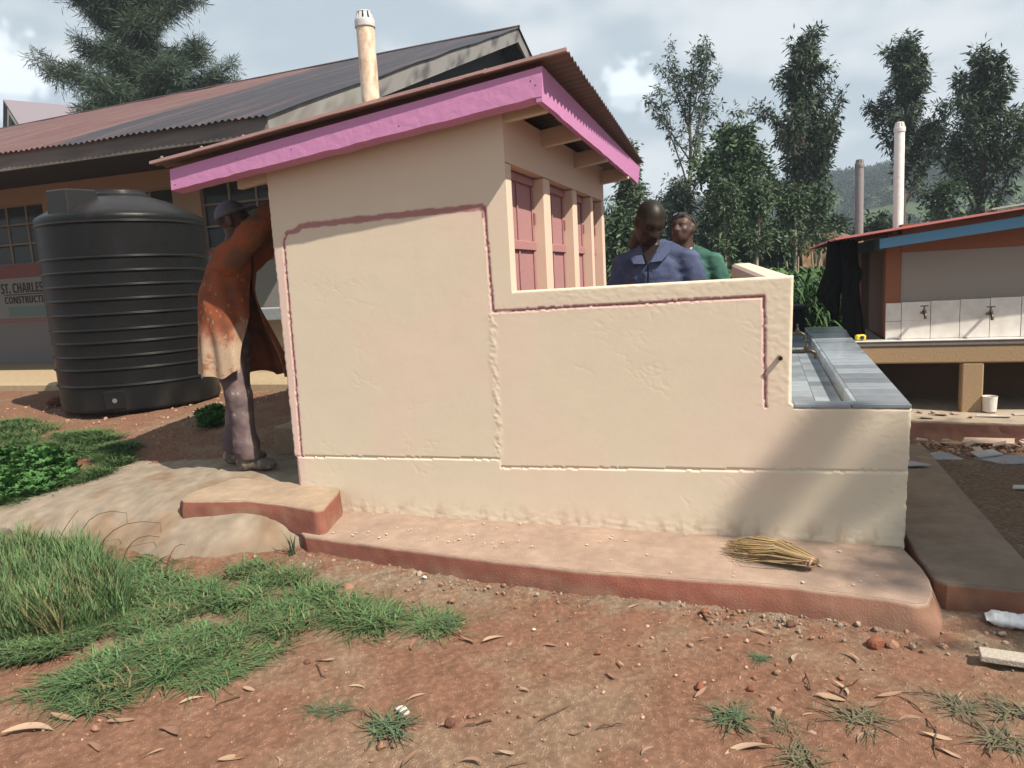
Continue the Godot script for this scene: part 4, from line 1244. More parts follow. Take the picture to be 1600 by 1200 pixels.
func leaf_mesh(sd: int, n: int, l: float, w: float, droop: float, lc := Color.WHITE) -> ArrayMesh:  # a spray of folded leaves round one point
	var r := RandomNumberGenerator.new(); r.seed = sd
	var m := MB.new()
	for k in n:
		var d := Vector3(r.randf_range(-1, 1), r.randf_range(-0.8, 1), r.randf_range(-1, 1)).normalized()
		var c := d * r.randf_range(0.0, 0.5)
		var e := (d + Vector3(r.randf_range(-0.5, 0.5), -droop + r.randf_range(-0.4, 0.4), r.randf_range(-0.5, 0.5))).normalized()
		var s := e.cross(Vector3(r.randf_range(-1, 1), r.randf_range(-1, 1), r.randf_range(-1, 1))).normalized()
		var ll := l * r.randf_range(0.6, 1.15)
		var a := c; var b := c + e * ll * 0.5 + Vector3(0, -droop * 0.06, 0); var t := c + e * ll + Vector3(0, -droop * 0.2, 0)
		m.col = lc * r.randf_range(0.75, 1.2)
		m.tri(a, b + s * ll * w, t); m.tri(a, t, b - s * ll * w)
	return m.mesh()


func crown_mesh(sprays: Array, xf: Array, r: RandomNumberGenerator) -> ArrayMesh:  # every spray set in its place, in a few shades
	var st := SurfaceTool.new()
	for k in xf.size(): st.append_from(sprays[r.randi() % sprays.size()], 0, xf[k])
	return st.commit()


func sprays(sd: int, n: int, l: float, w: float, droop: float, lc: Color) -> Array:
	var out := []
	for k in 5: out.append(leaf_mesh(sd + k, n, l, w, droop, lc * [0.7, 0.85, 1.0, 1.15, 1.35][k]))
	return out


func tree(called: String, label: String, group: String, base: Vector3, h: float, q: Dictionary) -> Node3D:
	var r := RandomNumberGenerator.new(); r.seed = int(q.get("seed", 1))
	var o := thing(called, label, "tree", base, 0.0, group)
	var wood := MB.new()
	wood.col = q.get("bark", Color(0.16, 0.13, 0.105))
	var lean: Vector3 = q.get("lean", Vector3.ZERO)
	var r0: float = q.get("r", 0.14)
	var pts := []; var rad := []
	for k in 11:
		var t := k / 10.0
		pts.append(Vector3(0, h * t * 0.96, 0) + lean * t * t * h + Vector3(r.randf_range(-1, 1), 0, r.randf_range(-1, 1)) * h * 0.006 * (1 if k > 0 else 0))
		rad.append(r0 * pow(1.0 - t, 0.8) + 0.012)
	wood.tube(pts, rad, 8)
	var at := func(t: float) -> Vector3:
		var s := clampf(t, 0, 0.999) * 10; var k := int(s)
		return (pts[k] as Vector3).lerp(pts[k + 1], s - k)
	var xf := []
	var ls: float = q.get("size", 0.42)
	var put := func(p: Vector3, spread: float, s: float) -> void:
		var d := Vector3(r.randfn(0, 1), r.randfn(0, 1), r.randfn(0, 1)) * spread
		xf.append(Transform3D(Basis.from_euler(Vector3(r.randf_range(-0.5, 0.5), r.randf() * TAU, r.randf_range(-0.5, 0.5))).scaled(Vector3.ONE * s * r.randf_range(0.7, 1.25)), p + d))
	var limbs: int = q.get("limbs", 16)
	var from: float = q.get("from", 0.25)
	var prof: Callable = q.get("prof", func(t: float) -> float: return sin(PI * clampf(t * 0.85 + 0.12, 0, 1)))
	var per: int = q.get("per", 60)
	for k in limbs:
		var t := lerpf(from, 0.96, (k + r.randf() * 0.8) / limbs)
		var az := k * 2.4 + r.randf_range(-0.4, 0.4)
		var up: float = deg_to_rad(lerpf(q.get("up0", 45.0), q.get("up1", 65.0), t) + r.randf_range(-8, 8))
		var len: float = h * q.get("len", 0.25) * prof.call((t - from) / (1.0 - from)) * r.randf_range(0.7, 1.2)
		var d := Vector3(cos(az) * cos(up), sin(up), sin(az) * cos(up))
		var p: Vector3 = at.call(t)
		var lp := [p]; var lr := [r0 * 0.42 * (1.0 - t * 0.7) + 0.008]
		var curve: float = q.get("curve", 0.25)
		for s in 5:
			d = (d + Vector3(r.randf_range(-0.12, 0.12), curve * 0.3 + r.randf_range(-0.08, 0.08), r.randf_range(-0.12, 0.12))).normalized()
			p += d * len / 5
			lp.append(p); lr.append(lr[0] * (1.0 - (s + 1) / 5.5))
		wood.tube(lp, lr, 5, false)
		var nper := int(per * (0.4 + len / (h * q.get("len", 0.25))))
		for s in nper:
			var e := 0.9 + pow(r.randf(), 0.75) * 4.09
			var kk := int(e)
			var bp := (lp[kk] as Vector3).lerp(lp[kk + 1], e - kk)
			var sp: float = q.get("spread", 0.25) * (0.35 + 0.65 * e / 5.0)
			put.call(bp, sp, ls)
		for tw in q.get("twigs", 3):
			var e := 1.2 + 3.0 * r.randf(); var kk := int(e)
			var a := (lp[kk] as Vector3).lerp(lp[kk + 1], e - kk)
			var td := (d + Vector3(r.randf_range(-1, 1), r.randf_range(-0.3, 0.6), r.randf_range(-1, 1)) * 0.9).normalized()
			var b := a + td * len * r.randf_range(0.25, 0.5)
			wood.tube([a, (a + b) / 2 + Vector3(0, 0.03, 0), b], [lr[0] * 0.35, lr[0] * 0.25, 0.006], 4, false)
			for s in nper / 4:
				put.call(a.lerp(b, sqrt(r.randf())), q.get("spread", 0.25) * 0.5, ls * 0.9)
	for tp in q.get("tips", []):  # long outer boughs: where each leaves its foliage, from one end to the other
		var a: Vector3 = at.call(0.72); var b: Vector3 = tp[0] - base; var c: Vector3 = tp[1] - base
		wood.tube([a, a.lerp(b, 0.5) + Vector3(0, 0.25, 0), b, c], [r0 * 0.3, r0 * 0.2, 0.012, 0.005], 5, false)
		for k in 60: put.call(b.lerp(c, r.randf()), 0.035, 0.13)
	for s in q.get("top", 20): put.call(at.call(0.9 + 0.1 * r.randf()), q.get("spread", 0.25) * 0.6, ls)
	part("trunk", wood, M.bark, o)
	part("crown", crown_mesh(T[q.get("mesh", "leaf_long")], xf, r), M.leaf, o)
	return o


func trees() -> void:
	T.leaf_long = sprays(3, 9, 0.62, 0.12, 0.35, Color(0.058, 0.083, 0.056))
	T.leaf_mid = sprays(13, 9, 0.58, 0.15, 0.25, Color(0.066, 0.10, 0.055))
	T.leaf_broad = sprays(23, 9, 0.55, 0.24, 0.2, Color(0.062, 0.10, 0.052))
	T.needles = sprays(33, 13, 0.75, 0.04, 0.1, Color(0.055, 0.084, 0.055))
	var vase := func(t: float) -> float: return 0.45 + 0.75 * t - 0.75 * t * t * t
	var fork := func(t: float) -> float: return 1.0 - 0.72 * t
	var flame := func(t: float) -> float: return 0.75 + 0.5 * sin(PI * minf(t * 1.15, 1.0)) - 0.75 * t * t
	tree("slender_tree", "tall slender tree with open, forked crown left of the bushy tree", "", Vector3(-2.45, 0, -25.9), 8.3, {"seed": 3, "r": 0.11, "from": 0.46, "limbs": 12, "len": 0.46, "up0": 56.0, "up1": 62.0, "prof": fork, "per": 30, "spread": 0.06, "size": 0.30, "lean": Vector3(0.03, 0, 0), "twigs": 2, "top": 8})
	tree("young_tree", "small round tree at the foot of the tall slender tree", "", Vector3(-2.6, 0, -24.6), 4.3, {"seed": 14, "r": 0.07, "from": 0.35, "limbs": 14, "len": 0.22, "up0": 35.0, "up1": 60.0, "per": 34, "spread": 0.16, "size": 0.30})
	tree("bushy_tree", "mid-height bushy broadleaf tree in front of the taller trees", "", Vector3(-0.62, 0, -20.0), 5.0, {"seed": 5, "r": 0.10, "from": 0.30, "limbs": 20, "len": 0.25, "up0": 20.0, "up1": 58.0, "per": 34, "spread": 0.17, "size": 0.30, "mesh": "leaf_broad", "bark": Color(0.3, 0.26, 0.2)})
	tree("columnar_tree", "tallest dark columnar tree with thick trunk beside the earth bank", "", Vector3(1.02, 0, -23.0), 7.7, {"seed": 7, "r": 0.19, "from": 0.18, "limbs": 19, "len": 0.42, "up0": 52.0, "up1": 70.0, "prof": fork, "per": 62, "spread": 0.08, "size": 0.31, "bark": Color(0.22, 0.16, 0.12)})
	tree("columnar_tree", "dark columnar tree behind the white vent pipe", "", Vector3(4.2, 0, -26.7), 8.3, {"seed": 9, "r": 0.13, "from": 0.38, "limbs": 17, "len": 0.31, "up0": 54.0, "up1": 70.0, "prof": fork, "per": 56, "spread": 0.08, "size": 0.32})
	tree("vase_tree", "dark wide vase-shaped tree right of the white vent pipe", "", Vector3(5.6, 0, -23.5), 6.5, {"seed": 11, "r": 0.13, "from": 0.32, "limbs": 18, "len": 0.43, "up0": 52.0, "up1": 66.0, "prof": fork, "per": 46, "spread": 0.08, "size": 0.31})
	tree("vase_tree", "thin-crowned tree at the right edge reaching a branch over the red roof", "", Vector3(6.9, 0, -22.0), 5.2, {"seed": 12, "r": 0.08, "from": 0.65, "limbs": 7, "len": 0.32, "up0": 15.0, "up1": 25.0, "prof": vase, "per": 20, "spread": 0.14, "size": 0.28, "mesh": "leaf_mid"})
	tree("feathery_tree", "feathery pointed tree just beyond the roof's right corner", "", Vector3(-3.55, 0, -20.7), 5.1, {"seed": 15, "r": 0.10, "from": 0.12, "limbs": 26, "len": 0.2, "up0": 20.0, "up1": 50.0, "prof": func(t): return 1.05 - 0.85 * t, "per": 40, "spread": 0.13, "size": 0.27, "mesh": "leaf_mid"})
	var spots := [[-5.4, -24.0, 4.0, "leafy tree partly hidden by the block's far corner post"], [-4.4, -18.5, 3.0, "dark leafy tree behind the man in blue overalls"], [-2.9, -17.0, 2.7, "dense shrubby tree behind the man in green"], [-1.4, -22.0, 3.2, "dark tree between the slender and the bushy tree"], [0.35, -25.0, 2.8, "low dark tree left of the thick columnar trunk"],
		[2.2, -27.0, 2.8, "low rounded tree between the columnar trunk and grey vent pipe"], [3.0, -24.0, 2.5, "small tree right behind the grey vent pipe"], [5.9, -26.0, 2.6, "low tree above the red roof, right of the vase tree's trunk"], [7.8, -28.0, 2.8, "low spreading tree at the far right above the red roof"], [1.6, -30.0, 2.8, "tree standing farthest back behind the earth bank"], [-6.6, -28.0, 4.2, "tall leafy tree behind the pink roof's corner"], [4.2, -31.0, 2.9, "far tree seen between the two vent pipes"], [9.5, -30.0, 3.0, "bushy tree at the very right edge of the tree line"]]
	for k in spots.size():
		var s: Array = spots[k]
		tree("background_tree", s[3], "", Vector3(s[0], 0, s[1]), s[2], {"seed": 30 + k, "r": 0.07, "from": 0.12, "limbs": 13, "len": 0.34, "up0": 15.0, "up1": 60.0, "per": 20, "spread": 0.22, "size": 0.38, "mesh": ["leaf_long", "leaf_broad", "leaf_mid"][k % 3], "twigs": 2})
	for k in 6:
		var s: Array = [[-0.85, -17.5, "pale thin sapling trunk left of the bushy tree's stem"], [-0.2, -18.2, "pale thin sapling leaning right, before the bushy tree"], [0.75, -20.0, "grey sapling left of the thick columnar trunk"], [-4.9, -19.5, "pale sapling just right of the last door"], [1.35, -21.0, "bare grey sapling beside the earth bank"], [4.4, -22.5, "pale forked sapling under the vase tree"]][k]
		tree("sapling", s[2], "", Vector3(s[0], 0, s[1]), 3.4, {"seed": 60 + k, "r": 0.05, "from": 0.5, "limbs": 7, "len": 0.22, "up0": 40.0, "up1": 60.0, "per": 16, "spread": 0.14, "size": 0.28, "mesh": "leaf_mid", "bark": Color(0.38, 0.33, 0.26), "lean": Vector3(0.04 if k == 1 else 0.0, 0, 0)})
	# the big conifer behind the school
	tree("pine_tree", "large dark conifer with drooping level limbs behind the school roof", "", Vector3(-18.1, 0, -18.7), 14.5, {"seed": 21, "r": 0.32, "from": 0.40, "limbs": 40, "len": 0.165, "up0": 14.0, "up1": 45.0, "prof": func(t): return 1.12 - 0.7 * t, "per": 110, "spread": 0.20, "size": 0.38, "mesh": "needles", "curve": -0.16, "twigs": 5})
	# the tree behind the photographer whose crown shades the yard's right side
	tree("shade_tree", "tall open tree at the yard's right, outside the picture", "", Vector3(8.8, 0, -1.45), 9.8, {"seed": 25, "r": 0.16, "from": 0.5, "limbs": 24, "len": 0.24, "up0": 5.0, "up1": 40.0, "per": 78, "spread": 0.12, "size": 0.38, "tips": [[Vector3(8.04, 10.18, -0.40), Vector3(8.27, 10.46, -0.40)], [Vector3(7.80, 9.86, -0.40), Vector3(8.02, 10.10, -0.40)], [Vector3(8.30, 9.96, -0.40), Vector3(8.47, 10.18, -0.40)]]})


func maize() -> void:
	var r := RandomNumberGenerator.new(); r.seed = 77
	var kinds := []
	for v in 4:
		var m := MB.new()
		m.col = Color(0.8, 1.0, 0.7)
		m.tube([Vector3(0, 0, 0), Vector3(0.01, 0.45, 0), Vector3(0, 0.86, 0.01)], [0.010, 0.008, 0.003], 4, false)
		for k in 11:
			var az := PI * k + r.randf_range(-0.7, 0.7); var y := 0.12 + 0.075 * k
			var d := Vector3(cos(az), 0, sin(az)); var s := Vector3(-d.z, 0, d.x)
			var l := r.randf_range(0.22, 0.40)
			m.col = Color.WHITE * r.randf_range(0.75, 1.25)
			var prev := Vector3(0, y, 0); var pw := 0.012
			for e in range(1, 5):
				var t := e / 4.0
				var p := Vector3(0, y, 0) + d * l * t + Vector3(0, 0.34 * t - 0.46 * t * t, 0)
				var w := 0.026 * (1.0 - t) + 0.003
				m.quad(prev - s * pw, prev + s * pw, p + s * w, p - s * w)
				prev = p; pw = w
		kinds.append(m.mesh())
	for v in 4:
		var xf := []; var co := []
		for k in 800:
			var x := r.randf_range(-6.5, 7.0); var z := -r.randf_range(9.8, 22.0)
			if x > 0.4 and z > -11.5: continue
			var h := r.randf_range(1.15, 1.55)
			xf.append(Transform3D(Basis(Vector3.UP, r.randf() * TAU).scaled(Vector3(h * 0.95, h, h * 0.95)), Vector3(x, 0, z)))
			var t := r.randf_range(0.75, 1.3)
			co.append(Color(0.058 * t, 0.112 * t, 0.042 * t))
		tag(scatter("maize", kinds[v], M.leaf, xf, co), "dense green maize field behind the block", "maize", "", "stuff")
	# earth bank and stakes at the far side of the maize
	var b := MB.new(); b.col = Color(0.30, 0.19, 0.115)
	var ns := noise(80, 1.4, 4)
	b.grid(40, 16, func(u, v):
		var x := lerpf(1.0, 2.6, u); var e := sin(PI * clampf(u, 0.02, 0.98))
		return Vector3(x, 0.6 + 1.7 * v * (0.85 + 0.15 * e), -21.5 - 1.2 * v * v + 0.18 * ns.get_noise_2d(x * 2.0, v * 3.0)), func(p): return Color(0.22, 0.145, 0.095) * (1.0 + 0.7 * ns.get_noise_2d(p.x * 2.0, p.y * 3.0)))
	tag(part("earth_bank", b, M.rough), "brown cut-earth bank beside the columnar tree's trunk", "", "", "structure")
	for k in 7:
		var x: float = [0.55, 0.75, 1.12, 1.28, 1.42, 1.55, 0.3][k]
		var st := MB.new(); st.col = Color(0.42, 0.35, 0.26)
		st.tube([Vector3(0, 0, 0), Vector3(0.02, 1.0, 0), Vector3(r.randf_range(-0.06, 0.06), 1.55 + 0.1 * (k % 3), 0)], [0.028, 0.024, 0.018], 6)
		var o := part("stake", st, M.bark)
		o.position = Vector3(x, 0, -19.0 - 0.2 * k)
		tag(o, "pale wooden stake standing in the maize before the earth bank", "stake", "stakes along the edge of the maize")


func water_tank() -> void:
	var o := thing("water_tank", "big black ribbed plastic water tank standing by the school verandah", "water tank", Vector3(-6.04, 0.43, -5.78))
	var p := PackedVector2Array([Vector2(0.0, 0.0), Vector2(0.70, 0.0), Vector2(0.728, 0.012), Vector2(0.735, 0.04)])
	var rings := [0.253, 0.408, 0.527, 0.657, 0.775, 0.917, 1.052, 1.18, 1.308, 1.436, 1.753]
	for y in rings:
		var r0: float = 0.735 + 0.022 * y / 1.8
		for e in [[-0.018, -0.002], [-0.011, 0.0], [-0.006, 0.010], [0.0, 0.013], [0.006, 0.010], [0.011, 0.0], [0.018, -0.002]]:
			p.append(Vector2(r0 + e[1], y + e[0]))
	p.append_array(PackedVector2Array([Vector2(0.758, 1.79), Vector2(0.755, 1.815), Vector2(0.742, 1.835), Vector2(0.70, 1.862), Vector2(0.58, 1.93), Vector2(0.44, 1.99), Vector2(0.32, 2.03), Vector2(0.25, 2.04), Vector2(0.245, 2.10)]))
	var m := MB.new(); m.col = Color(0.0085, 0.0092, 0.0105)
	m.lathe(p, 96)
	var n1 := noise(90, 2.0, 4)
	for k in m.v.size():  # dust on the shoulder, splashes of soil at the foot
		var q := m.v[k]
		var t := 0.5 * sm(1.80, 1.9, q.y) + 0.7 * sm(0.45, 0.0, q.y) * sm(-0.3, 0.5, n1.get_noise_3dv(q * 1.5)) + 0.10 * sm(0.1, 0.6, n1.get_noise_3dv(q))
		m.c[k] = Color(0.0085, 0.0092, 0.0105).lerp(Color(0.085, 0.068, 0.055), clampf(t, 0, 1) * 0.45)
	part("tank_body", m, M.tank, o)
	var l := MB.new(); l.col = Color(0.02, 0.02, 0.021)
	l.lathe(PackedVector2Array([Vector2(0.27, 2.03), Vector2(0.275, 2.06), Vector2(0.26, 2.075), Vector2(0.15, 2.09), Vector2(0.0, 2.095)]), 40)
	part("lid", l, M.tank, o)
	for k in 3:
		var a := deg_to_rad([0.0, 195.0, 262.0][k])
		var b := MB.new(); b.col = Color(0.024, 0.024, 0.025)
		var bs := Basis(Vector3.UP, a)
		var q := []
		for e in [[-0.13, 1.80, 0.71], [0.13, 1.80, 0.71], [0.13, 2.06, 0.70], [-0.13, 2.06, 0.70], [-0.11, 1.93, 0.33], [0.11, 1.93, 0.33], [0.11, 2.08, 0.36], [-0.11, 2.08, 0.36]]: q.append(bs * Vector3(e[0], e[1], e[2]))
		b.hexa(q, 0.012)
		part("lifting_lug", b, M.tank, o)
	var pl := MB.new(); pl.col = Color(0.012, 0.012, 0.0125)
	var d := Vector3(0.45, 0, 0.893).normalized()
	var side := Vector3(d.z, 0, -d.x)
	pl.box(d * 0.738 + Vector3(0, 0.125, 0), Vector3(0.19, 0.17, 0.012), Basis(side, Vector3.UP, d), 0.005)
	part("outlet_pad", pl, M.tank, o)
	var oh := MB.new(); oh.col = Color(0.35, 0.34, 0.32)
	for s in 12:
		var a := TAU * s / 12; var a2 := TAU * (s + 1) / 12
		var cc := d * 0.7455 + Vector3(0, 0.12, 0)
		oh.quad(cc + (side * cos(a) + Vector3.UP * sin(a)) * 0.013, cc + (side * cos(a) + Vector3.UP * sin(a)) * 0.022, cc + (side * cos(a2) + Vector3.UP * sin(a2)) * 0.022, cc + (side * cos(a2) + Vector3.UP * sin(a2)) * 0.013)
	oh.tube([cc_at(d, 0.742), cc_at(d, 0.7452)], [0.013], 12)
	part("outlet", oh, M.metal, o)


func cc_at(d: Vector3, r: float) -> Vector3:
	return d * r + Vector3(0, 0.12, 0)


func head(mb: MB, xf: Transform3D, skin: Color, hair: Color, hairline: float, seed_ := 0) -> void:
	var f := Field.new(Vector3(-0.12, -0.20, -0.15), Vector3(0.12, 0.16, 0.16), 0.0055, 0.009)
	f.ell(Vector3(0, 0.030, -0.012), Vector3(0.076, 0.087, 0.098))
	f.ell(Vector3(0, -0.020, 0.030), Vector3(0.066, 0.085, 0.062))
	f.ell(Vector3(0, -0.075, 0.040), Vector3(0.050, 0.042, 0.046))
	f.ell(Vector3(0, -0.100, 0.066), Vector3(0.026, 0.018, 0.020))
	for s in [-1.0, 1.0]:
		f.cap(Vector3(s * 0.012, 0.024, 0.082), Vector3(s * 0.045, 0.022, 0.066), 0.011, 0.008)
		f.ell(Vector3(s * 0.042, -0.028, 0.062), Vector3(0.022, 0.018, 0.020))
		f.cap(Vector3(s * 0.060, -0.03, 0.02), Vector3(s * 0.040, -0.088, 0.045), 0.014, 0.012)
		f.ell(Vector3(s * 0.017, -0.036, 0.094), Vector3(0.011, 0.009, 0.011))
		f.ell(Vector3(s * 0.080, -0.008, -0.008), Vector3(0.009, 0.032, 0.019), Basis(Vector3.UP, s * 0.4))
		f.dents.append([Vector3(s * 0.031, 0.003, 0.098), 0.0165])
	f.cap(Vector3(0, 0.008, 0.088), Vector3(0, -0.034, 0.108), 0.009, 0.014)
	f.cap(Vector3(-0.020, -0.061, 0.084), Vector3(0.020, -0.061, 0.084), 0.0085, 0.0085)
	f.cap(Vector3(-0.016, -0.075, 0.082), Vector3(0.016, -0.075, 0.082), 0.0095, 0.0095)
	f.cap(Vector3(0, -0.07, -0.025), Vector3(0, -0.20, -0.035), 0.056, 0.06)
	f.into(mb, xf, func(p: Vector3) -> Color:
		var c := skin
		if p.y < -0.052 and p.y > -0.085 and absf(p.x) < 0.026 and p.z > 0.085: c = skin.lerp(Color(0.10, 0.04, 0.035), 0.6)
		if absf(p.y + 0.068) < 0.003 and p.z > 0.08 and absf(p.x) < 0.024: c = skin * 0.35
		if absf(p.y - 0.031) < 0.005 and absf(p.x) > 0.012 and absf(p.x) < 0.05 and p.z > 0.06: c = hair
		var hl := hairline + 0.25 * (-p.z) * -1.0
		if p.y > hairline - 0.9 * (0.075 - p.z) * 0.55 and p.y > -0.035 and absf(p.x) < 0.079: c = hair
		return c)
	for s in [-1.0, 1.0]:
		var c0 := mb.col
		mb.col = Color(0.28, 0.25, 0.23)
		mb.lathe(PackedVector2Array([Vector2(0.0, -0.0115), Vector2(0.008, -0.008), Vector2(0.0115, 0.0), Vector2(0.008, 0.008), Vector2(0.0, 0.0115)]), 10, xf * Transform3D(Basis.IDENTITY, Vector3(s * 0.031, 0.003, 0.075)))
		mb.col = Color(0.012, 0.008, 0.006)
		mb.lathe(PackedVector2Array([Vector2(0.0, -0.0055), Vector2(0.004, -0.004), Vector2(0.0055, 0.0), Vector2(0.004, 0.004), Vector2(0.0, 0.0055)]), 8, xf * Transform3D(Basis.IDENTITY, Vector3(s * 0.031, 0.001, 0.0835)))
		mb.col = skin * 0.9
		mb.tube([xf * Vector3(s * 0.018, 0.011, 0.082), xf * Vector3(s * 0.031, 0.0125, 0.0865), xf * Vector3(s * 0.044, 0.010, 0.078)], [0.0045, 0.0055, 0.004], 6)
		mb.col = c0


func hand(mb: MB, xf: Transform3D, skin: Color, side: float) -> void:  # wrist at the origin, fingers along +y, palm facing +z; thumb at side * x
	var f := Field.new(Vector3(-0.08, -0.05, -0.06), Vector3(0.08, 0.20, 0.09), 0.005, 0.004)
	f.cap(Vector3(0, -0.045, 0), Vector3(0, 0.01, 0), 0.028, 0.027)
	f.ell(Vector3(0, 0.05, 0.0), Vector3(0.040, 0.052, 0.016))
	for k in 4:
		var x := side * (0.030 - 0.020 * k)
		var l: float = [0.070, 0.080, 0.074, 0.058][k]
		var a := Vector3(x, 0.088, 0.0); var b := a + Vector3(side * (0.004 - 0.003 * k), l * 0.42, 0.012); var c := b + Vector3(0, l * 0.25, 0.024); var d := c + Vector3(0, l * 0.02, 0.022)
		f.cap(a, b, 0.0095, 0.009); f.cap(b, c, 0.009, 0.0085); f.cap(c, d, 0.0085, 0.0075)
	f.cap(Vector3(side * 0.028, 0.02, 0.004), Vector3(side * 0.052, 0.06, 0.022), 0.013, 0.0105)
	f.cap(Vector3(side * 0.052, 0.06, 0.022), Vector3(side * 0.048, 0.085, 0.040), 0.0105, 0.0085)
	f.into(mb, xf, func(_p): return skin)


func limb_xf(wrist: Vector3, dir: Vector3, palm: Vector3) -> Transform3D:
	var y := dir.normalized(); var x := y.cross(palm).normalized(); var z := x.cross(y)
	return Transform3D(Basis(x, y, z), wrist)


func people() -> void:
	orange_man()
	blue_man()
	green_man()


func orange_man() -> void:
	var o := thing("person", "person in a long paint-splashed orange coat and grey cap, reaching up under the eave", "person", Vector3(-3.42, 0.279, -4.05), deg_to_rad(107))
	var skin := Color(0.065, 0.035, 0.024)
	var b := MB.new()
	var f := Field.new(Vector3(-0.42, 0.02, -0.30), Vector3(0.42, 1.85, 0.55), 0.016, 0.015)
	var hp := Transform3D(Basis.from_euler(Vector3(deg_to_rad(-12), deg_to_rad(6), 0)), Vector3(0.01, 1.675, 0.105))
	f.ell(Vector3(0, 0.95, -0.02), Vector3(0.15, 0.13, 0.11))
	f.cap(Vector3(0, 1.0, -0.02), Vector3(0, 1.30, 0.01), 0.12, 0.13)
	f.cap(Vector3(-0.13, 1.41, 0.05), Vector3(0.13, 1.41, 0.05), 0.075, 0.075)
	f.cap(Vector3(0, 1.42, 0.06), hp * Vector3(0, -0.10, -0.03), 0.06, 0.056)
	for s in [-1.0, 1.0]:
		f.cap(Vector3(s * 0.18, 1.41, 0.09), Vector3(s * 0.20, 1.575, 0.305), 0.052, 0.043)
		f.cap(Vector3(s * 0.20, 1.575, 0.305), Vector3(s * 0.11, 1.74, 0.43), 0.042, 0.029)
	for L in [[-0.09, -0.10, 0.07, 0.075], [0.09, 0.12, -0.03, -0.10]]:
		f.cap(Vector3(L[0], 0.90, -0.01), Vector3(L[1], 0.5, L[2]), 0.085, 0.055); f.cap(Vector3(L[1], 0.5, L[2]), Vector3(L[1], 0.09, L[3]), 0.055, 0.038)
	f.into(b, Transform3D.IDENTITY, func(_p): return skin)
	head(b, hp, skin, Color(0.012, 0.01, 0.01), 0.06)
	for s in [-1.0, 1.0]: hand(b, limb_xf(Vector3(s * 0.11, 1.74, 0.42), Vector3(-s * 0.25, 0.75, 0.6), Vector3(0, -0.6, 0.8)), skin, s)
	part("body", b, M.skin, o)
	# cap
	var c := MB.new(); c.col = Color(0.15, 0.15, 0.185)
	var fc := Field.new(Vector3(-0.13, -0.02, -0.16), Vector3(0.13, 0.16, 0.22), 0.008, 0.006)
	fc.ell(Vector3(0, 0.032, -0.010), Vector3(0.086, 0.102, 0.108))
	fc.cuts.append([Vector3(0, 0.035, 0), Vector3(0, -1, 0.10).normalized()])
	fc.into(c, hp, func(_p): return Color(0.15, 0.15, 0.185))
	c.hexa([hp * Vector3(-0.065, 0.045, 0.17), hp * Vector3(0.065, 0.045, 0.17), hp * Vector3(0.065, 0.053, 0.17), hp * Vector3(-0.065, 0.053, 0.17), hp * Vector3(-0.078, 0.05, 0.06), hp * Vector3(0.078, 0.05, 0.06), hp * Vector3(0.078, 0.062, 0.06), hp * Vector3(-0.078, 0.062, 0.06)], 0.003)
	part("cap", c, M.cloth, o)
	# trousers and boots
	var n1 := noise(95, 9.0, 3); var n2 := noise(96, 42.0, 3)
	var t := MB.new()
	var tf := Field.new(Vector3(-0.30, 0.03, -0.30), Vector3(0.30, 1.10, 0.30), 0.013, 0.014)
	tf.wob = 0.007
	tf.ell(Vector3(0, 0.93, -0.02), Vector3(0.17, 0.15, 0.125))
	for L in [[-0.09, -0.10, 0.06, 0.075], [0.09, 0.12, -0.04, -0.10]]:
		tf.cap(Vector3(L[0], 0.88, -0.01), Vector3(L[1], 0.5, L[2]), 0.104, 0.080); tf.cap(Vector3(L[1], 0.5, L[2]), Vector3(L[1], 0.14, L[3]), 0.080, 0.072)
		for e in [[0.20, 0.076], [0.145, 0.080], [0.095, 0.074]]: tf.ell(Vector3(L[1] + 0.008 * sin(e[0] * 90.0), e[0], L[3] + 0.012 * cos(e[0] * 70.0)), Vector3(e[1], 0.032, e[1] * 1.04))
	tf.cuts.append([Vector3(0, 0.055, 0), Vector3(0, -1, 0)])
	tf.into(t, Transform3D.IDENTITY, func(p: Vector3):
		var q := n1.get_noise_3dv(p); var sp := n2.get_noise_3dv(p)
		var cc := Color(0.135, 0.098, 0.105).lerp(Color(0.20, 0.155, 0.15), sm(-0.2, 0.5, q))
		return cc.lerp(Color(0.52, 0.46, 0.42), 0.7 * sm(0.55, 0.66, sp + 0.3 * q)))
	part("trousers", t, M.cloth, o)
	for L in [[-0.10, 0.085], [0.12, -0.09]]:
		var bt := MB.new()
		var bf := Field.new(Vector3(-0.09, -0.01, -0.14), Vector3(0.09, 0.16, 0.24), 0.009, 0.010)
		bf.ell(Vector3(0, 0.055, -0.03), Vector3(0.048, 0.06, 0.07)); bf.ell(Vector3(0, 0.045, 0.11), Vector3(0.050, 0.042, 0.09)); bf.cap(Vector3(0, 0.06, -0.02), Vector3(0, 0.14, -0.02), 0.05, 0.05)
		bf.cuts.append([Vector3(0, 0.002, 0), Vector3(0, -1, 0)])
		bf.into(bt, Transform3D(Basis(Vector3.UP, -0.2 if L[0] < 0 else 0.15), Vector3(L[0], 0, L[1])), func(p): return Color(0.14, 0.115, 0.10).lerp(Color(0.30, 0.26, 0.22), sm(0.0, 0.5, n1.get_noise_3dv(p * 1.5))))
		part("boot", bt, M.cloth, o)
	# the long coat, open in front: its far panel swings forward
	var coat := MB.new()
	var rows := [[1.53, 0.11, 0.075, 0.085], [1.48, 0.10, 0.10, 0.14], [1.42, 0.075, 0.135, 0.19], [1.34, 0.05, 0.15, 0.215], [1.22, 0.015, 0.165, 0.225], [1.08, 0.005, 0.18, 0.225], [0.92, 0.005, 0.20, 0.23], [0.78, 0.01, 0.215, 0.235], [0.66, 0.012, 0.225, 0.24]]
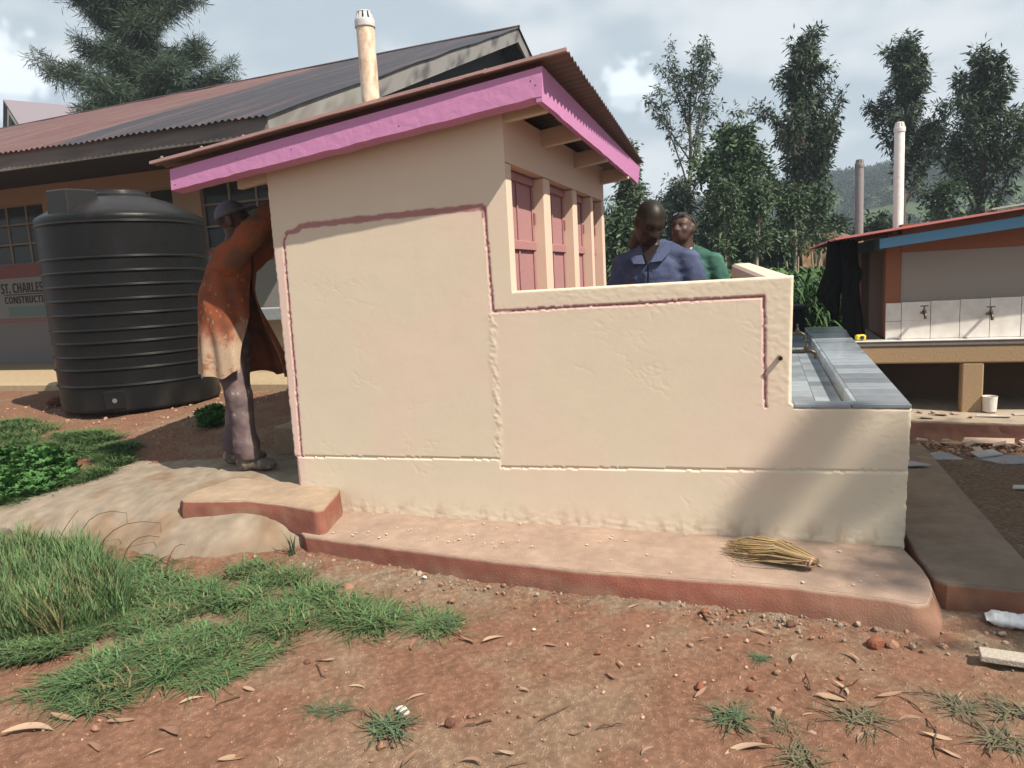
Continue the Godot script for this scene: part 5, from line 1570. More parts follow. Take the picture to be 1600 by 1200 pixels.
	var cc := func(p: Vector3) -> Color:
		var q := n1.get_noise_3d(p.x * 0.6, p.y * 0.6, p.z * 0.6); var s := n2.get_noise_3dv(p * 0.9)
		var col := Color(0.28, 0.09, 0.045).lerp(Color(0.18, 0.075, 0.048), sm(-0.1, 0.5, q))
		var near := sm(0.10, -0.10, p.x)
		var w := sm(1.02, 0.78, p.y + 0.16 * q + 0.04 * s) * near
		col = col.lerp(Color(0.44, 0.34, 0.25).lerp(Color(0.32, 0.16, 0.085), sm(0.0, 0.5, s + q)), w * 0.9)
		return col.lerp(Color(0.50, 0.42, 0.34), 0.55 * sm(0.46, 0.60, s + 0.22 * sm(1.4, 1.0, p.y) - 0.1) * near)
	var shell := func(u: float, v: float, inset: float) -> Vector3:
		var s: float = minf(v, 0.9999) * (rows.size() - 1)
		var k := int(s); var w := s - k
		w = w * w * (3 - 2 * w) * 0.5 + w * 0.5
		var y := lerpf(rows[k][0], rows[k + 1][0], w); var cz := lerpf(rows[k][1], rows[k + 1][1], w); var rz := lerpf(rows[k][2], rows[k + 1][2], w) - inset; var rx := lerpf(rows[k][3], rows[k + 1][3], w) - inset
		var low := sm(1.25, 0.66, y)
		var ph := lerpf(deg_to_rad(lerpf(-172.0, -176.0, low)), deg_to_rad(lerpf(172.0, 122.0, low)), u)
		var fold := 1.0 + low * (0.07 * sin(ph * 7.0 + 1.0) + 0.035 * sin(ph * 13.0)) + 0.03 * (1 - low) * sin(ph * 9.0 + y * 14.0) * sm(1.5, 1.35, y)
		var p := Vector3(-rx * sin(ph) * fold, y, cz - rz * cos(ph) * fold)
		var far := sm(0.0, -PI * 0.8, ph)
		p.z += far * low * 0.13
		p.y -= far * low * 0.04
		p.y += 0.03 * low * sm(1.6, 2.1, ph)
		if v > 0.97: p.y += 0.01 * sin(ph * 7.0)
		return p
	coat.grid(110, 80, func(u, v): return shell.call(u, v, 0.0), cc)
	coat.grid(110, 80, func(u, v): return shell.call(1.0 - u, v, 0.006), func(p): return cc.call(p) * 0.8)
	for e in 3:  # close the rims
		coat.grid(1, 110, func(u, v):
			if e == 0: return shell.call(v, 1.0, 0.006 * u)
			return shell.call(0.0 if e == 1 else 1.0, v, 0.006 * u), cc)
	var sl := Field.new(Vector3(-0.42, 1.25, -0.16), Vector3(0.42, 1.86, 0.52), 0.011, 0.016)
	sl.wob = 0.012
	for s in [-1.0, 1.0]:
		sl.cap(Vector3(s * 0.14, 1.385, 0.085), Vector3(s * 0.205, 1.565, 0.295), 0.096, 0.078)
		sl.cap(Vector3(s * 0.205, 1.565, 0.295), Vector3(s * 0.13, 1.71, 0.405), 0.078, 0.06)
	sl.cap(Vector3(-0.12, 1.42, 0.075), Vector3(0.12, 1.42, 0.075), 0.085, 0.085)
	sl.cap(Vector3(-0.05, 1.47, 0.085), Vector3(0.05, 1.47, 0.085), 0.08, 0.08)
	sl.into(coat, Transform3D.IDENTITY, func(p):
		var q := n1.get_noise_3d(p.x * 0.6, p.y * 0.6, p.z * 0.6)
		return Color(0.28, 0.09, 0.045).lerp(Color(0.17, 0.085, 0.055), sm(-0.2, 0.4, q + 1.2 * (p.z - 0.15))))
	part("coat", coat, M.cloth, o)
	var br := MB.new(); br.col = Color(0.35, 0.25, 0.15)
	br.tube([Vector3(-0.05, 1.80, 0.42), Vector3(-0.02, 1.93, 0.53)], [0.011, 0.012], 8)
	var bo := thing("paint_brush", "paint brush held up to the eave by the person in the orange coat", "brush", o.position, o.rotation.y)
	part("brush_handle", br, M.wood, bo)
	var bh := MB.new(); bh.col = Color(0.45, 0.16, 0.30)
	bh.box(Vector3(-0.012, 1.955, 0.552), Vector3(0.06, 0.07, 0.016), Basis.from_euler(Vector3(0.7, 0, 0)), 0.004)
	part("bristles", bh, M.cloth, bo)


func torso_person(o: Node3D, skin: Color, shirt: Color, hp: Transform3D, hairline: float, arm: float) -> void:
	var b := MB.new()
	var f := Field.new(Vector3(-0.42, 0.0, -0.25), Vector3(0.42, 1.66, 0.30), 0.018, 0.015)
	f.ell(Vector3(0, 0.95, 0), Vector3(0.16, 0.13, 0.11))
	f.cap(Vector3(0, 1.0, 0), Vector3(0, 1.27, 0), 0.11, 0.11)
	f.cap(Vector3(-0.12, 1.365, -0.01), Vector3(0.12, 1.365, -0.01), 0.045, 0.045)
	f.cap(Vector3(0, 1.40, 0.0), hp * Vector3(0, -0.09, -0.03), 0.062, 0.056)
	for s in [-1.0, 1.0]:
		f.cap(Vector3(s * 0.19, 1.345, 0), Vector3(s * 0.28, 1.10, 0.0), 0.045, 0.04); f.cap(Vector3(s * 0.275, 1.10, 0.0), Vector3(s * arm, 0.87, 0.10), 0.042, 0.028)
		f.cap(Vector3(s * 0.09, 0.90, 0), Vector3(s * 0.10, 0.5, 0.02), 0.085, 0.055); f.cap(Vector3(s * 0.10, 0.5, 0.02), Vector3(s * 0.10, 0.09, 0), 0.055, 0.038)
		f.ell(Vector3(s * 0.10, 0.035, 0.07), Vector3(0.042, 0.034, 0.11))
	f.into(b, Transform3D.IDENTITY, func(_p): return skin)
	head(b, hp, skin, skin * 0.62, hairline)
	for s in [-1.0, 1.0]: hand(b, limb_xf(Vector3(s * arm, 0.87, 0.10), Vector3(-s * 0.1, -0.9, 0.4), Vector3(-s, 0, 0.2)), skin, -s)
	part("body", b, M.skin, o)
	var t := MB.new()
	var n1 := noise(97, 8.0, 3)
	var g := Field.new(Vector3(-0.42, 0.78, -0.25), Vector3(0.42, 1.52, 0.27), 0.011, 0.010)
	g.wob = 0.013
	g.ell(Vector3(0, 1.24, 0.005), Vector3(0.185, 0.20, 0.142))
	g.ell(Vector3(0, 1.03, 0.02), Vector3(0.185, 0.24, 0.155))
	g.cap(Vector3(-0.165, 1.36, -0.01), Vector3(-0.04, 1.415, -0.01), 0.066, 0.075)
	g.cap(Vector3(0.165, 1.36, -0.01), Vector3(0.04, 1.415, -0.01), 0.066, 0.075)
	for s in [-1.0, 1.0]:
		g.cap(Vector3(s * 0.195, 1.355, -0.005), Vector3(s * 0.285, 1.10, 0.0), 0.072, 0.062); g.cap(Vector3(s * 0.285, 1.10, 0.0), Vector3(s * (arm + 0.02), 0.91, 0.09), 0.062, 0.05)
	g.cuts.append([Vector3(0, 1.475, 0.0), Vector3(0, 0.8, 0.6).normalized()])
	g.into(t, Transform3D.IDENTITY, func(p): return shirt * (1.0 + 0.35 * n1.get_noise_3dv(p)))
	part("shirt", t, M.cloth, o)
	var tr := MB.new()
	var h := Field.new(Vector3(-0.28, 0.05, -0.2), Vector3(0.28, 1.1, 0.22), 0.02, 0.015)
	h.ell(Vector3(0, 0.93, 0), Vector3(0.175, 0.15, 0.13))
	for s in [-1.0, 1.0]:
		h.cap(Vector3(s * 0.09, 0.88, 0), Vector3(s * 0.105, 0.5, 0.02), 0.11, 0.085); h.cap(Vector3(s * 0.105, 0.5, 0.02), Vector3(s * 0.105, 0.12, 0.0), 0.085, 0.075)
	h.into(tr, Transform3D.IDENTITY, func(_p): return shirt * 0.6)
	part("trousers", tr, M.cloth, o)


func flap(o: Node3D, called: String, pts: Array, c: Color, th := 0.006) -> void:  # a small stitched piece of cloth, ccw seen from outside
	var m := MB.new(); m.col = c
	var nn: Vector3 = (pts[1] - pts[0]).cross(pts[-1] - pts[0]).normalized() * th
	for k in range(1, pts.size() - 1):
		m.tri(pts[0] + nn, pts[k] + nn, pts[k + 1] + nn); m.tri(pts[0], pts[k + 1], pts[k])
	for k in pts.size():
		var a: Vector3 = pts[k]; var b: Vector3 = pts[(k + 1) % pts.size()]
		m.quad(a, b, b + nn, a + nn)
	part(called, m, M.cloth, o)


func blue_man() -> void:
	var o := thing("person", "person in blue overalls looking down behind the low wall", "person", Vector3(-0.615, 0.17, -4.47), deg_to_rad(-10))
	var hp := Transform3D(Basis.from_euler(Vector3(deg_to_rad(36), deg_to_rad(40), deg_to_rad(-6))), Vector3(-0.01, 1.595, 0.055)).scaled_local(Vector3.ONE * 1.04)
	var blue := Color(0.080, 0.097, 0.17)
	torso_person(o, Color(0.024, 0.014, 0.0115), blue, hp, 0.06, 0.27)
	for s in [-1.0, 1.0]:
		var q := [Vector3(s * 0.016, 1.350, 0.140), Vector3(s * 0.082, 1.355, 0.136), Vector3(s * 0.118, 1.405, 0.088), Vector3(s * 0.085, 1.47, 0.02), Vector3(s * 0.060, 1.45, 0.075)]
		if s < 0: q.reverse()
		flap(o, "collar", q, blue * 1.15, 0.010)
	var vn := MB.new(); vn.col = Color(0.022, 0.014, 0.012)
	vn.tri(Vector3(-0.058, 1.455, 0.085), Vector3(0.0, 1.345, 0.152), Vector3(0.058, 1.455, 0.085))
	part("neck_opening", vn, M.skin, o)
	var sm_ := MB.new(); sm_.col = Color(0.012, 0.014, 0.03)
	sm_.tube([Vector3(0.004, 1.345, 0.150), Vector3(0.004, 1.25, 0.160), Vector3(0.005, 1.13, 0.178), Vector3(0.004, 1.0, 0.182)], [0.0045], 6)
	part("placket_seam", sm_, M.cloth, o)
	for y in [1.305, 1.195, 1.085]:
		var bt := MB.new(); bt.col = Color(0.03, 0.035, 0.06)
		bt.lathe(PackedVector2Array([Vector2(0.008, 0), Vector2(0.008, 0.003), Vector2(0.0, 0.004)]), 10, Transform3D(Basis(Vector3.RIGHT, PI / 2), Vector3(0.026, y, lerpf(0.186, 0.157, (y - 1.085) / 0.22))))
		part("button", bt, M.gloss, o)
	for s in [-1.0, 1.0]:
		var x0: float = s * 0.055; var x1: float = s * 0.155
		var q := [Vector3(x0, 1.145, 0.170), Vector3(x1, 1.145, 0.142), Vector3(x1, 1.175, 0.138), Vector3(x0, 1.175, 0.166)]
		if s < 0: q.reverse()
		flap(o, "pocket_flap", q, blue * 1.05, 0.008)


func green_man() -> void:
	var o := thing("person", "person in a green work coat with sunglasses pushed up on the head", "person", Vector3(-0.555, 0.17, -5.86), deg_to_rad(-8))
	var hp := Transform3D(Basis.from_euler(Vector3(deg_to_rad(-12), deg_to_rad(-20), deg_to_rad(3))), Vector3(-0.02, 1.615, 0.04))
	var green := Color(0.062, 0.145, 0.115)
	torso_person(o, Color(0.062, 0.032, 0.024), green, hp, 0.072, 0.25)
	var w := MB.new(); w.col = Color(0.62, 0.63, 0.66)
	w.tri(Vector3(-0.055, 1.47, 0.075), Vector3(0.0, 1.31, 0.163), Vector3(0.055, 1.47, 0.075))
	part("white_shirt", w, M.cloth, o)
	for s in [-1.0, 1.0]:
		var q := [Vector3(s * 0.002, 1.28, 0.165), Vector3(s * 0.10, 1.36, 0.135), Vector3(s * 0.085, 1.39, 0.12), Vector3(s * 0.115, 1.41, 0.085), Vector3(s * 0.075, 1.485, 0.01), Vector3(s * 0.045, 1.44, 0.10)]
		if s < 0: q.reverse()
		flap(o, "lapel", q, green * (0.8 if s < 0 else 1.15), 0.010)
	var g := thing("sunglasses", "dark sunglasses resting on the forehead of the person in green", "sunglasses", Vector3.ZERO)
	g.transform = o.transform * hp
	for s in [-1.0, 1.0]:
		var m := MB.new(); m.col = Color(0.012, 0.012, 0.014)
		m.box(Vector3(s * 0.033, 0.098, 0.072), Vector3(0.056, 0.034, 0.006), Basis.from_euler(Vector3(-0.75, s * 0.35, 0)), 0.004)
		part("lens", m, mat(Color(0.012, 0.012, 0.014), 0.08, {"vc": false, "spec": 0.8}), g)
		var t := MB.new(); t.col = Color(0.02, 0.02, 0.02)
		t.tube([Vector3(s * 0.058, 0.095, 0.062), Vector3(s * 0.082, 0.07, 0.03), Vector3(s * 0.083, 0.03, -0.02)], [0.004], 6)
		part("temple_arm", t, M.gloss, g)


func blade_tuft(sd: int, n: int, h: float, spread: float, w: float, curl: float) -> ArrayMesh:
	var r := RandomNumberGenerator.new(); r.seed = sd
	var m := MB.new()
	for k in n:
		var az := r.randf() * TAU
		var d := Vector3(cos(az), 0, sin(az)); var s := Vector3(-d.z, 0, d.x)
		var hh := h * r.randf_range(0.5, 1.1); var out := spread * r.randf_range(0.3, 1.2)
		var p0 := Vector3(r.randf_range(-1, 1), 0, r.randf_range(-1, 1)) * spread * 0.35
		m.col = Color.WHITE * r.randf_range(0.7, 1.3)
		if r.randf() < 0.10: m.col = Color(1.9, 1.25, 0.9)
		var prev := p0; var pw := w
		for e in range(1, 4):
			var t := e / 3.0
			var p := p0 + d * out * t * (0.5 + 0.5 * t) + Vector3(0, hh * (t - curl * t * t), 0)
			var ww := w * (1.0 - t) + 0.0004
			m.quad(prev - s * pw, prev + s * pw, p + s * ww, p - s * ww)
			prev = p; pw = ww
	return m.mesh()


func in_poly(r: RandomNumberGenerator, poly: PackedVector2Array) -> Vector2:
	var lo := poly[0]; var hi := poly[0]
	for p in poly:
		lo = lo.min(p); hi = hi.max(p)
	for k in 60:
		var q := Vector2(r.randf_range(lo.x, hi.x), r.randf_range(lo.y, hi.y))
		if Geometry2D.is_point_in_polygon(q, poly): return q
	return (lo + hi) / 2


func grass_and_weeds() -> void:
	var r := RandomNumberGenerator.new(); r.seed = 101
	var ns := noise(105, 3.2, 3)
	var tall := blade_tuft(1, 28, 0.22, 0.10, 0.0034, 0.22); var low := blade_tuft(2, 22, 0.10, 0.125, 0.0036, 0.5); var flat := blade_tuft(3, 14, 0.045, 0.13, 0.0032, 0.5)
	var sets := [[GRASS_TALL, 820, tall, "dense_grass", "tall dense green grass at the left edge beside the apron"], [GRASS_MID, 1700, low, "grass", "trampled green grass spreading over the red earth"], [GRASS_EDGE, 900, flat, "sparse_grass", "thin flattened grass at the fringe of the grass patch"]]
	for s in sets:
		var xf := []; var co := []
		var polys: Array = s[0]
		for pl in polys:
			for k in s[1] / polys.size():
				var q := in_poly(r, pl)
				if ns.get_noise_2d(q.x * 1.5, q.y * 1.5) < 0.0 and s[2] != tall: continue
				var sc := r.randf_range(0.45, 1.35)
				xf.append(Transform3D(Basis(Vector3.UP, r.randf() * TAU).scaled(Vector3.ONE * sc), Vector3(q.x, ground_h(q.x, q.y) - 0.004, q.y)))
				var t := r.randf_range(0.7, 1.25); var dry := r.randf()
				co.append(Color(0.095 * t, 0.165 * t, 0.068 * t) if dry > 0.14 else Color(0.19 * t, 0.17 * t, 0.085 * t))
		tag(scatter(s[3], s[2], M.leaf, xf, co), s[4], "grass", "", "stuff")
	# separate tufts in the bare earth
	var tufts := [[-0.113, -2.305, 1.0, "green grass tuft on the bare earth, nearest below the broom"], [0.288, -2.389, 1.1, "flattened dry grass tuft among brown leaves at the lower right"], [0.60, -2.539, 0.95, "dry grass tuft left of the one at the right edge"], [0.762, -2.544, 1.1, "dry grass tuft at the lower right edge"], [-1.189, -1.978, 1.15, "dark green tuft beside a white paper scrap"], [-1.50, -1.993, 0.6, "small green tuft left of the white scrap"], [-1.42, -2.02, 0.7, "small spiky tuft next to the white scrap's tuft"],
		[-1.308, -2.723, 0.8, "tiny tuft at the end of the grass patch"], [-1.62, -2.70, 1.0, "pointed tuft at the right tip of the grass patch"], [0.10, -2.15, 0.9, "dull tuft at the bottom edge below the broom"], [0.681, -2.373, 1.0, "brownish tuft near the bottom right corner"], [-0.02, -2.72, 0.5, "faint tuft in the dusty earth below the broom"], [0.05, -2.3, 0.6, "straggling tuft between two brown leaves"]]
	for k in tufts.size():
		var t: Array = tufts[k]
		var dry := k in [1, 2, 3, 9, 10, 12]
		var base := Color(0.135, 0.125, 0.078) if dry else Color(0.085, 0.125, 0.068)
		var m := mat(base, 0.7, {"back": Color(0.2, 0.25, 0.1)})
		var o := part("grass_tuft", blade_tuft(200 + k, 85, 0.055, 0.115, 0.0034, 0.55), m)
		o.position = Vector3(t[0], ground_h(t[0], t[1]) + 0.002, t[1]); o.scale = Vector3.ONE * t[2]
		tag(o, t[3], "grass tuft", "grass tufts on the bare earth")
	# the dark lily-like shoot by the kerb end
	var sh := part("leafy_shoot", blade_tuft(240, 9, 0.20, 0.06, 0.010, 0.12), mat(Color(0.045, 0.08, 0.045), 0.6))
	sh.position = Vector3(-2.46, 0.0, -3.22)
	tag(sh, "dark broad-bladed shoot growing at the left end of the red kerb", "plant")
	# broad-leaved weeds behind the apron
	var wl := MB.new()
	for k in 9:
		var az := k * 2.4; var el := r.randf_range(0.2, 1.0)
		var d := Vector3(cos(az) * cos(el), sin(el), sin(az) * cos(el)); var s := d.cross(Vector3.UP).normalized(); var u := s.cross(d)
		wl.col = Color.WHITE * r.randf_range(0.8, 1.2)
		var a := d * 0.03; var b := d * 0.085 + u * 0.012; var c := d * 0.14 - u * 0.01
		wl.quad(a, b + s * 0.035, c, b); wl.quad(a, b, c, b - s * 0.035)
	var xf := []; var co := []
	for k in 950:
		var q := in_poly(r, WEEDS[0] if k < 800 else WEEDS[1])
		var hh := r.randf_range(0.0, 0.07) if k < 800 else r.randf_range(0.0, 0.06)
		xf.append(Transform3D(Basis.from_euler(Vector3(r.randf_range(-0.4, 0.4), r.randf() * TAU, r.randf_range(-0.4, 0.4))).scaled(Vector3.ONE * r.randf_range(0.28, 0.62)), Vector3(q.x, ground_h(q.x, q.y) + hh, q.y)))
		var t := r.randf_range(0.7, 1.3)
		co.append(Color(0.06 * t, 0.15 * t, 0.04 * t))
	tag(scatter("weeds", wl.mesh(), M.leaf, xf, co), "broad-leaved green weeds growing behind the apron's edge", "weeds", "", "stuff")
	xf = []; co = []
	for pl in GRASS_BACK:
		for k in 260:
			var q := in_poly(r, pl)
			if ns.get_noise_2d(q.x * 2.0, q.y * 2.0) < 0.0: continue
			xf.append(Transform3D(Basis(Vector3.UP, r.randf() * TAU).scaled(Vector3.ONE * r.randf_range(0.7, 1.4)), Vector3(q.x, ground_h(q.x, q.y), q.y)))
			var t := r.randf_range(0.7, 1.2)
			co.append(Color(0.09 * t, 0.15 * t, 0.055 * t))
	tag(scatter("back_grass", low, M.leaf, xf, co), "patchy grass on the stony earth before the water tank", "grass", "", "stuff")
	# long dry stalks leaning over the apron
	for k in 5:
		var st := MB.new(); st.col = Color(0.11, 0.075, 0.04)
		var b: Vector3 = [Vector3(-3.75, 0.02, -2.95), Vector3(-3.55, 0.02, -2.9), Vector3(-3.35, 0.0, -2.9), Vector3(-3.0, 0.0, -2.85), Vector3(-3.85, 0.03, -2.9)][k]
		var tip: Vector3 = [Vector3(0.28, 0.24, -0.14), Vector3(0.33, 0.20, -0.18), Vector3(0.2, 0.17, -0.1), Vector3(0.05, 0.15, -0.12), Vector3(0.12, 0.26, -0.1)][k]
		var pp := []
		for e in 7:
			var t := e / 6.0
			pp.append(Vector3(tip.x * t * t, tip.y * sin(t * 1.9) / sin(1.9) if k != 4 else tip.y * t, tip.z * t))
		if k < 2: pp.append(pp[-1] + Vector3(0.02, -0.05, 0.02))
		st.tube(pp, [0.0032, 0.0028, 0.0026, 0.0022, 0.002, 0.0018, 0.0015], 5)
		var o := part("dry_stalk", st, M.bark)
		o.position = b
		tag(o, "thin dry grass stalk arching over the grey apron", "stalk", "dry stalks over the apron")


func leaf_litter_mesh(sd: int) -> ArrayMesh:
	var r := RandomNumberGenerator.new(); r.seed = sd
	var l := r.randf_range(0.085, 0.15); var w := l * r.randf_range(0.09, 0.17); var bend := r.randf_range(-0.45, 0.45); var cup := r.randf_range(0.05, 0.25); var twist := r.randf_range(-1.8, 1.8)
	var m := MB.new()
	for sidei in 2:
		m.grid(2, 9, func(u, v):
			var t: float = v; var s: float = u if sidei == 0 else 1.0 - u
			var ww := w * pow(sin(PI * clampf(t * 0.96 + 0.02, 0, 1)), 0.7)
			var a := (s - 0.5) * 2.0
			var tw := twist * (t - 0.5)
			return Vector3(a * ww * cos(tw) + bend * l * (t - 0.5) * (t - 0.5) * 2.0, 0.004 + absf(a) * ww * 0.35 + a * ww * sin(tw) + cup * l * (t - 0.5) * (t - 0.5) + (0.0007 if sidei == 0 else 0.0), (0.5 - t) * l))
	return m.mesh()


func litter() -> void:
	var r := RandomNumberGenerator.new(); r.seed = 55
	# crumbs and gravel, too many to count
	var shapes := []
	for k in 3:
		var m := MB.new(); m.rock(Vector3.ZERO, Vector3(1, 0.7, 0.85), 300 + k, 0)
		shapes.append(m.mesh())
	for k in 3:
		var xf := []; var co := []
		for e in 2100:
			var grey := false
			var x := r.randf_range(-4.2, 1.4); var z := r.randf_range(-3.3, -1.3)
			var s := 0.002 + 0.0085 * pow(r.randf(), 4.0)
			if e % 6 == 0:  # a band of mortar crumbs along the kerb
				grey = r.randf() < 0.75
				x = r.randf_range(-2.45, 0.9); z = -3.24 + 0.11 * sm(-1.8, 0.3, x) + absf(r.randfn(0, 0.085)); s *= r.randf_range(0.8, 1.9)
				if x > 0.62: z = -3.05 + r.randfn(0.0, 0.12)
			elif e % 3 == 1:  # stony earth before the tank, and builders' rubble on the right
				if r.randf() < 0.6:
					x = r.randf_range(-7.5, -4.6); z = r.randf_range(-6.6, -4.2); s *= 2.2
				else:
					x = r.randf_range(1.12, 2.3); z = -6.45 + absf(r.randfn(0, 0.22)); s *= 2.2
			xf.append(Transform3D(Basis.from_euler(Vector3(r.randf() * TAU, r.randf() * TAU, r.randf() * TAU)).scaled(Vector3.ONE * s), Vector3(x, ground_h(x, z) + s * 0.45, z)))
			var t := r.randf_range(0.7, 1.3); var pale := r.randf()
			if grey: co.append(Color(0.26 * t, 0.205 * t, 0.16 * t))
			else: co.append(Color(0.29 * t, 0.165 * t, 0.115 * t) if pale > 0.22 else (Color(0.36 * t, 0.25 * t, 0.18 * t) if pale > 0.008 else Color(0.5, 0.45, 0.38)))
		tag(scatter("gravel", shapes[k], M.far, xf, co), "loose crumbs and small gravel on the red earth", "gravel", "", "stuff")
	# stones one can pick out
	var stones := [[-1.93, -2.93, 0.032, "pale squarish stone below the kerb, right of the grass"], [-7.0, -5.55, 0.10, "large brown boulder at the water tank's foot"], [-0.22, -2.47, 0.020, "brown pebble beside a curled pale leaf"], [-1.38, -2.93, 0.018, "grey pebble under the kerb's middle"], [-1.0, -2.05, 0.022, "rusty stone right of the dark green tuft"], [0.40, -2.92, 0.034, "angular stone at the kerb's right end"], [0.46, -2.93, 0.026, "smaller stone leaning by the kerb's right end"], [0.10, -3.02, 0.022, "flat clod below the broom"], [-0.25, -3.06, 0.020, "crumbly clod under the kerb, left of the broom"], [-2.2, -1.72, 0.016, "small round stone in the lower left"], [0.0, -2.2, 0.022, "brown stone at the bottom, below the broom"], [-0.62, -2.62, 0.015, "dark pebble in the dusty middle"], [-1.17, -1.88, 0.02, "pinkish stone by the bottom edge"], [-1.72, -2.28, 0.018, "reddish pebble below the grass fringe"], [-0.05, -2.5, 0.016, "dull red pebble left of the dry leaves"]]
	for k in stones.size():
		var s: Array = stones[k]
		var m := MB.new(); m.col = [Color(0.30, 0.17, 0.11), Color(0.15, 0.075, 0.055), Color(0.24, 0.10, 0.065)][k % 3 if k > 1 else k]
		m.rock(Vector3.ZERO, Vector3(1, 0.75, 0.9) * s[2], 400 + k, 2)
		var o := part("stone", m, M.rough)
		o.position = Vector3(s[0], ground_h(s[0], s[1]) + s[2] * 0.4, s[1])
		tag(o, s[3], "stone", "stones on the red earth")
	var pebs := []
	for k in 6:
		var m := MB.new(); m.col = [Color(0.30, 0.19, 0.135), Color(0.25, 0.13, 0.09), Color(0.33, 0.235, 0.175)][k % 3]
		m.rock(Vector3.ZERO, Vector3(1, 0.6, 0.85), 460 + k, 1)
		pebs.append(m.mesh())
	for k in 34:
		var x := r.randf_range(-2.6, 1.0); var z := -r.randf_range(1.75, 3.0)
		if k < 14:
			x = r.randf_range(-0.35, 0.35); z = -r.randf_range(2.2, 2.65)
		if x < -1.5 and z < -2.15: continue
		var s := r.randf_range(0.007, 0.017)
		var o := part("small_stone", pebs[k % 6], M.rough)
		o.position = Vector3(x, ground_h(x, z) + s * 0.3, z); o.rotation.y = r.randf() * TAU; o.scale = Vector3.ONE * s
		tag(o, "small reddish stone half sunk in the bare earth", "stone", "small stones sunk in the bare earth")
	# thin dry twigs, thickest at the lower right
	for k in 22:
		var x := r.randf_range(-0.1, 0.85) if k < 15 else r.randf_range(-2.2, 0.0)
		var z := -2.15 - 0.45 * r.randf() + (0.0 if k < 15 else 0.25)
		var l := r.randf_range(0.06, 0.2); var a := r.randf() * TAU
		var pp := []
		for e in 5:
			var t := e / 4.0
			pp.append(Vector3(cos(a) * l * t + r.randf_range(-1, 1) * 0.006, 0.006 + 0.014 * sin(PI * t) * r.randf(), sin(a) * l * t + r.randf_range(-1, 1) * 0.006))
		var m := MB.new(); m.col = Color(0.13, 0.08, 0.055) * r.randf_range(0.7, 1.5)
		m.tube(pp, [0.0035, 0.003, 0.0028, 0.0022, 0.0012], 5)
		var o := part("dry_twig", m, M.bark)
		o.position = Vector3(x, ground_h(x, z), z)
		tag(o, "thin brown twig lying on the bare earth among dry leaves", "twig", "twigs on the bare earth")
	# fallen gum leaves, each its own
	var kinds := []
	for k in 8: kinds.append(leaf_litter_mesh(500 + k))
	var cols := [Color(0.30, 0.195, 0.13), Color(0.25, 0.155, 0.105), Color(0.34, 0.24, 0.165), Color(0.21, 0.12, 0.08)]
	var lm := []
	for c in cols: lm.append(mat(c, 0.75, {"vc": false}))
	for k in LEAVES.size():
		if k % 5 == 3: continue
		var q: Array = LEAVES[k]
		var o := part("dry_leaf", kinds[k % 8], lm[(k * 7) % 4])
		o.position = Vector3(q[0], ground_h(q[0], q[1]) + 0.006, q[1])
		o.rotation = Vector3(r.randf_range(-0.15, 0.15), q[2], r.randf_range(-0.3, 0.3))
		o.scale = Vector3.ONE * q[3] * 0.8
		tag(o, "curled brown gum leaf lying on the bare earth of the yard", "leaf", "fallen gum leaves on the bare earth")
	# white scraps
	for e in [[-1.19, 0.012, -2.07, 0.03, "crumpled white scrap behind the dark green tuft"], [-3.55, 0.03, -2.35, 0.03, "white scrap half hidden in the left grass"], [-1.62, 0.01, -3.14, 0.016, "small white chip under the kerb"], [-0.92, 0.01, -2.74, 0.010, "tiny white chip in the dusty middle"]]:
		var m := MB.new(); m.col = Color(0.66, 0.62, 0.56)
		m.rock(Vector3.ZERO, Vector3(1.0, 0.5, 0.7) * e[3], int(900 + e[0] * 10), 1)
		var o := part("white_scrap", m, M.cloth)
		o.position = Vector3(e[0], e[1] + ground_h(e[0], e[2]), e[2])
		tag(o, e[4], "scrap")


func shard(label: String, at: Vector3, poly: Array, turn: float, tilt: Vector2, c: Color, group := "") -> void:
	var m := MB.new(); m.col = c
	var p := PackedVector2Array()
	for q in poly: p.append(Vector2(q[0], q[1]))
	m.prism(p, 0.0, 0.008, Transform3D(Basis(Vector3.RIGHT, -PI / 2), Vector3.ZERO))
	var o := part("tile_shard", m, M.tile)
	o.position = at
	o.rotation = Vector3(tilt.x, turn, tilt.y)
	tag(o, label, "tile shard", group)


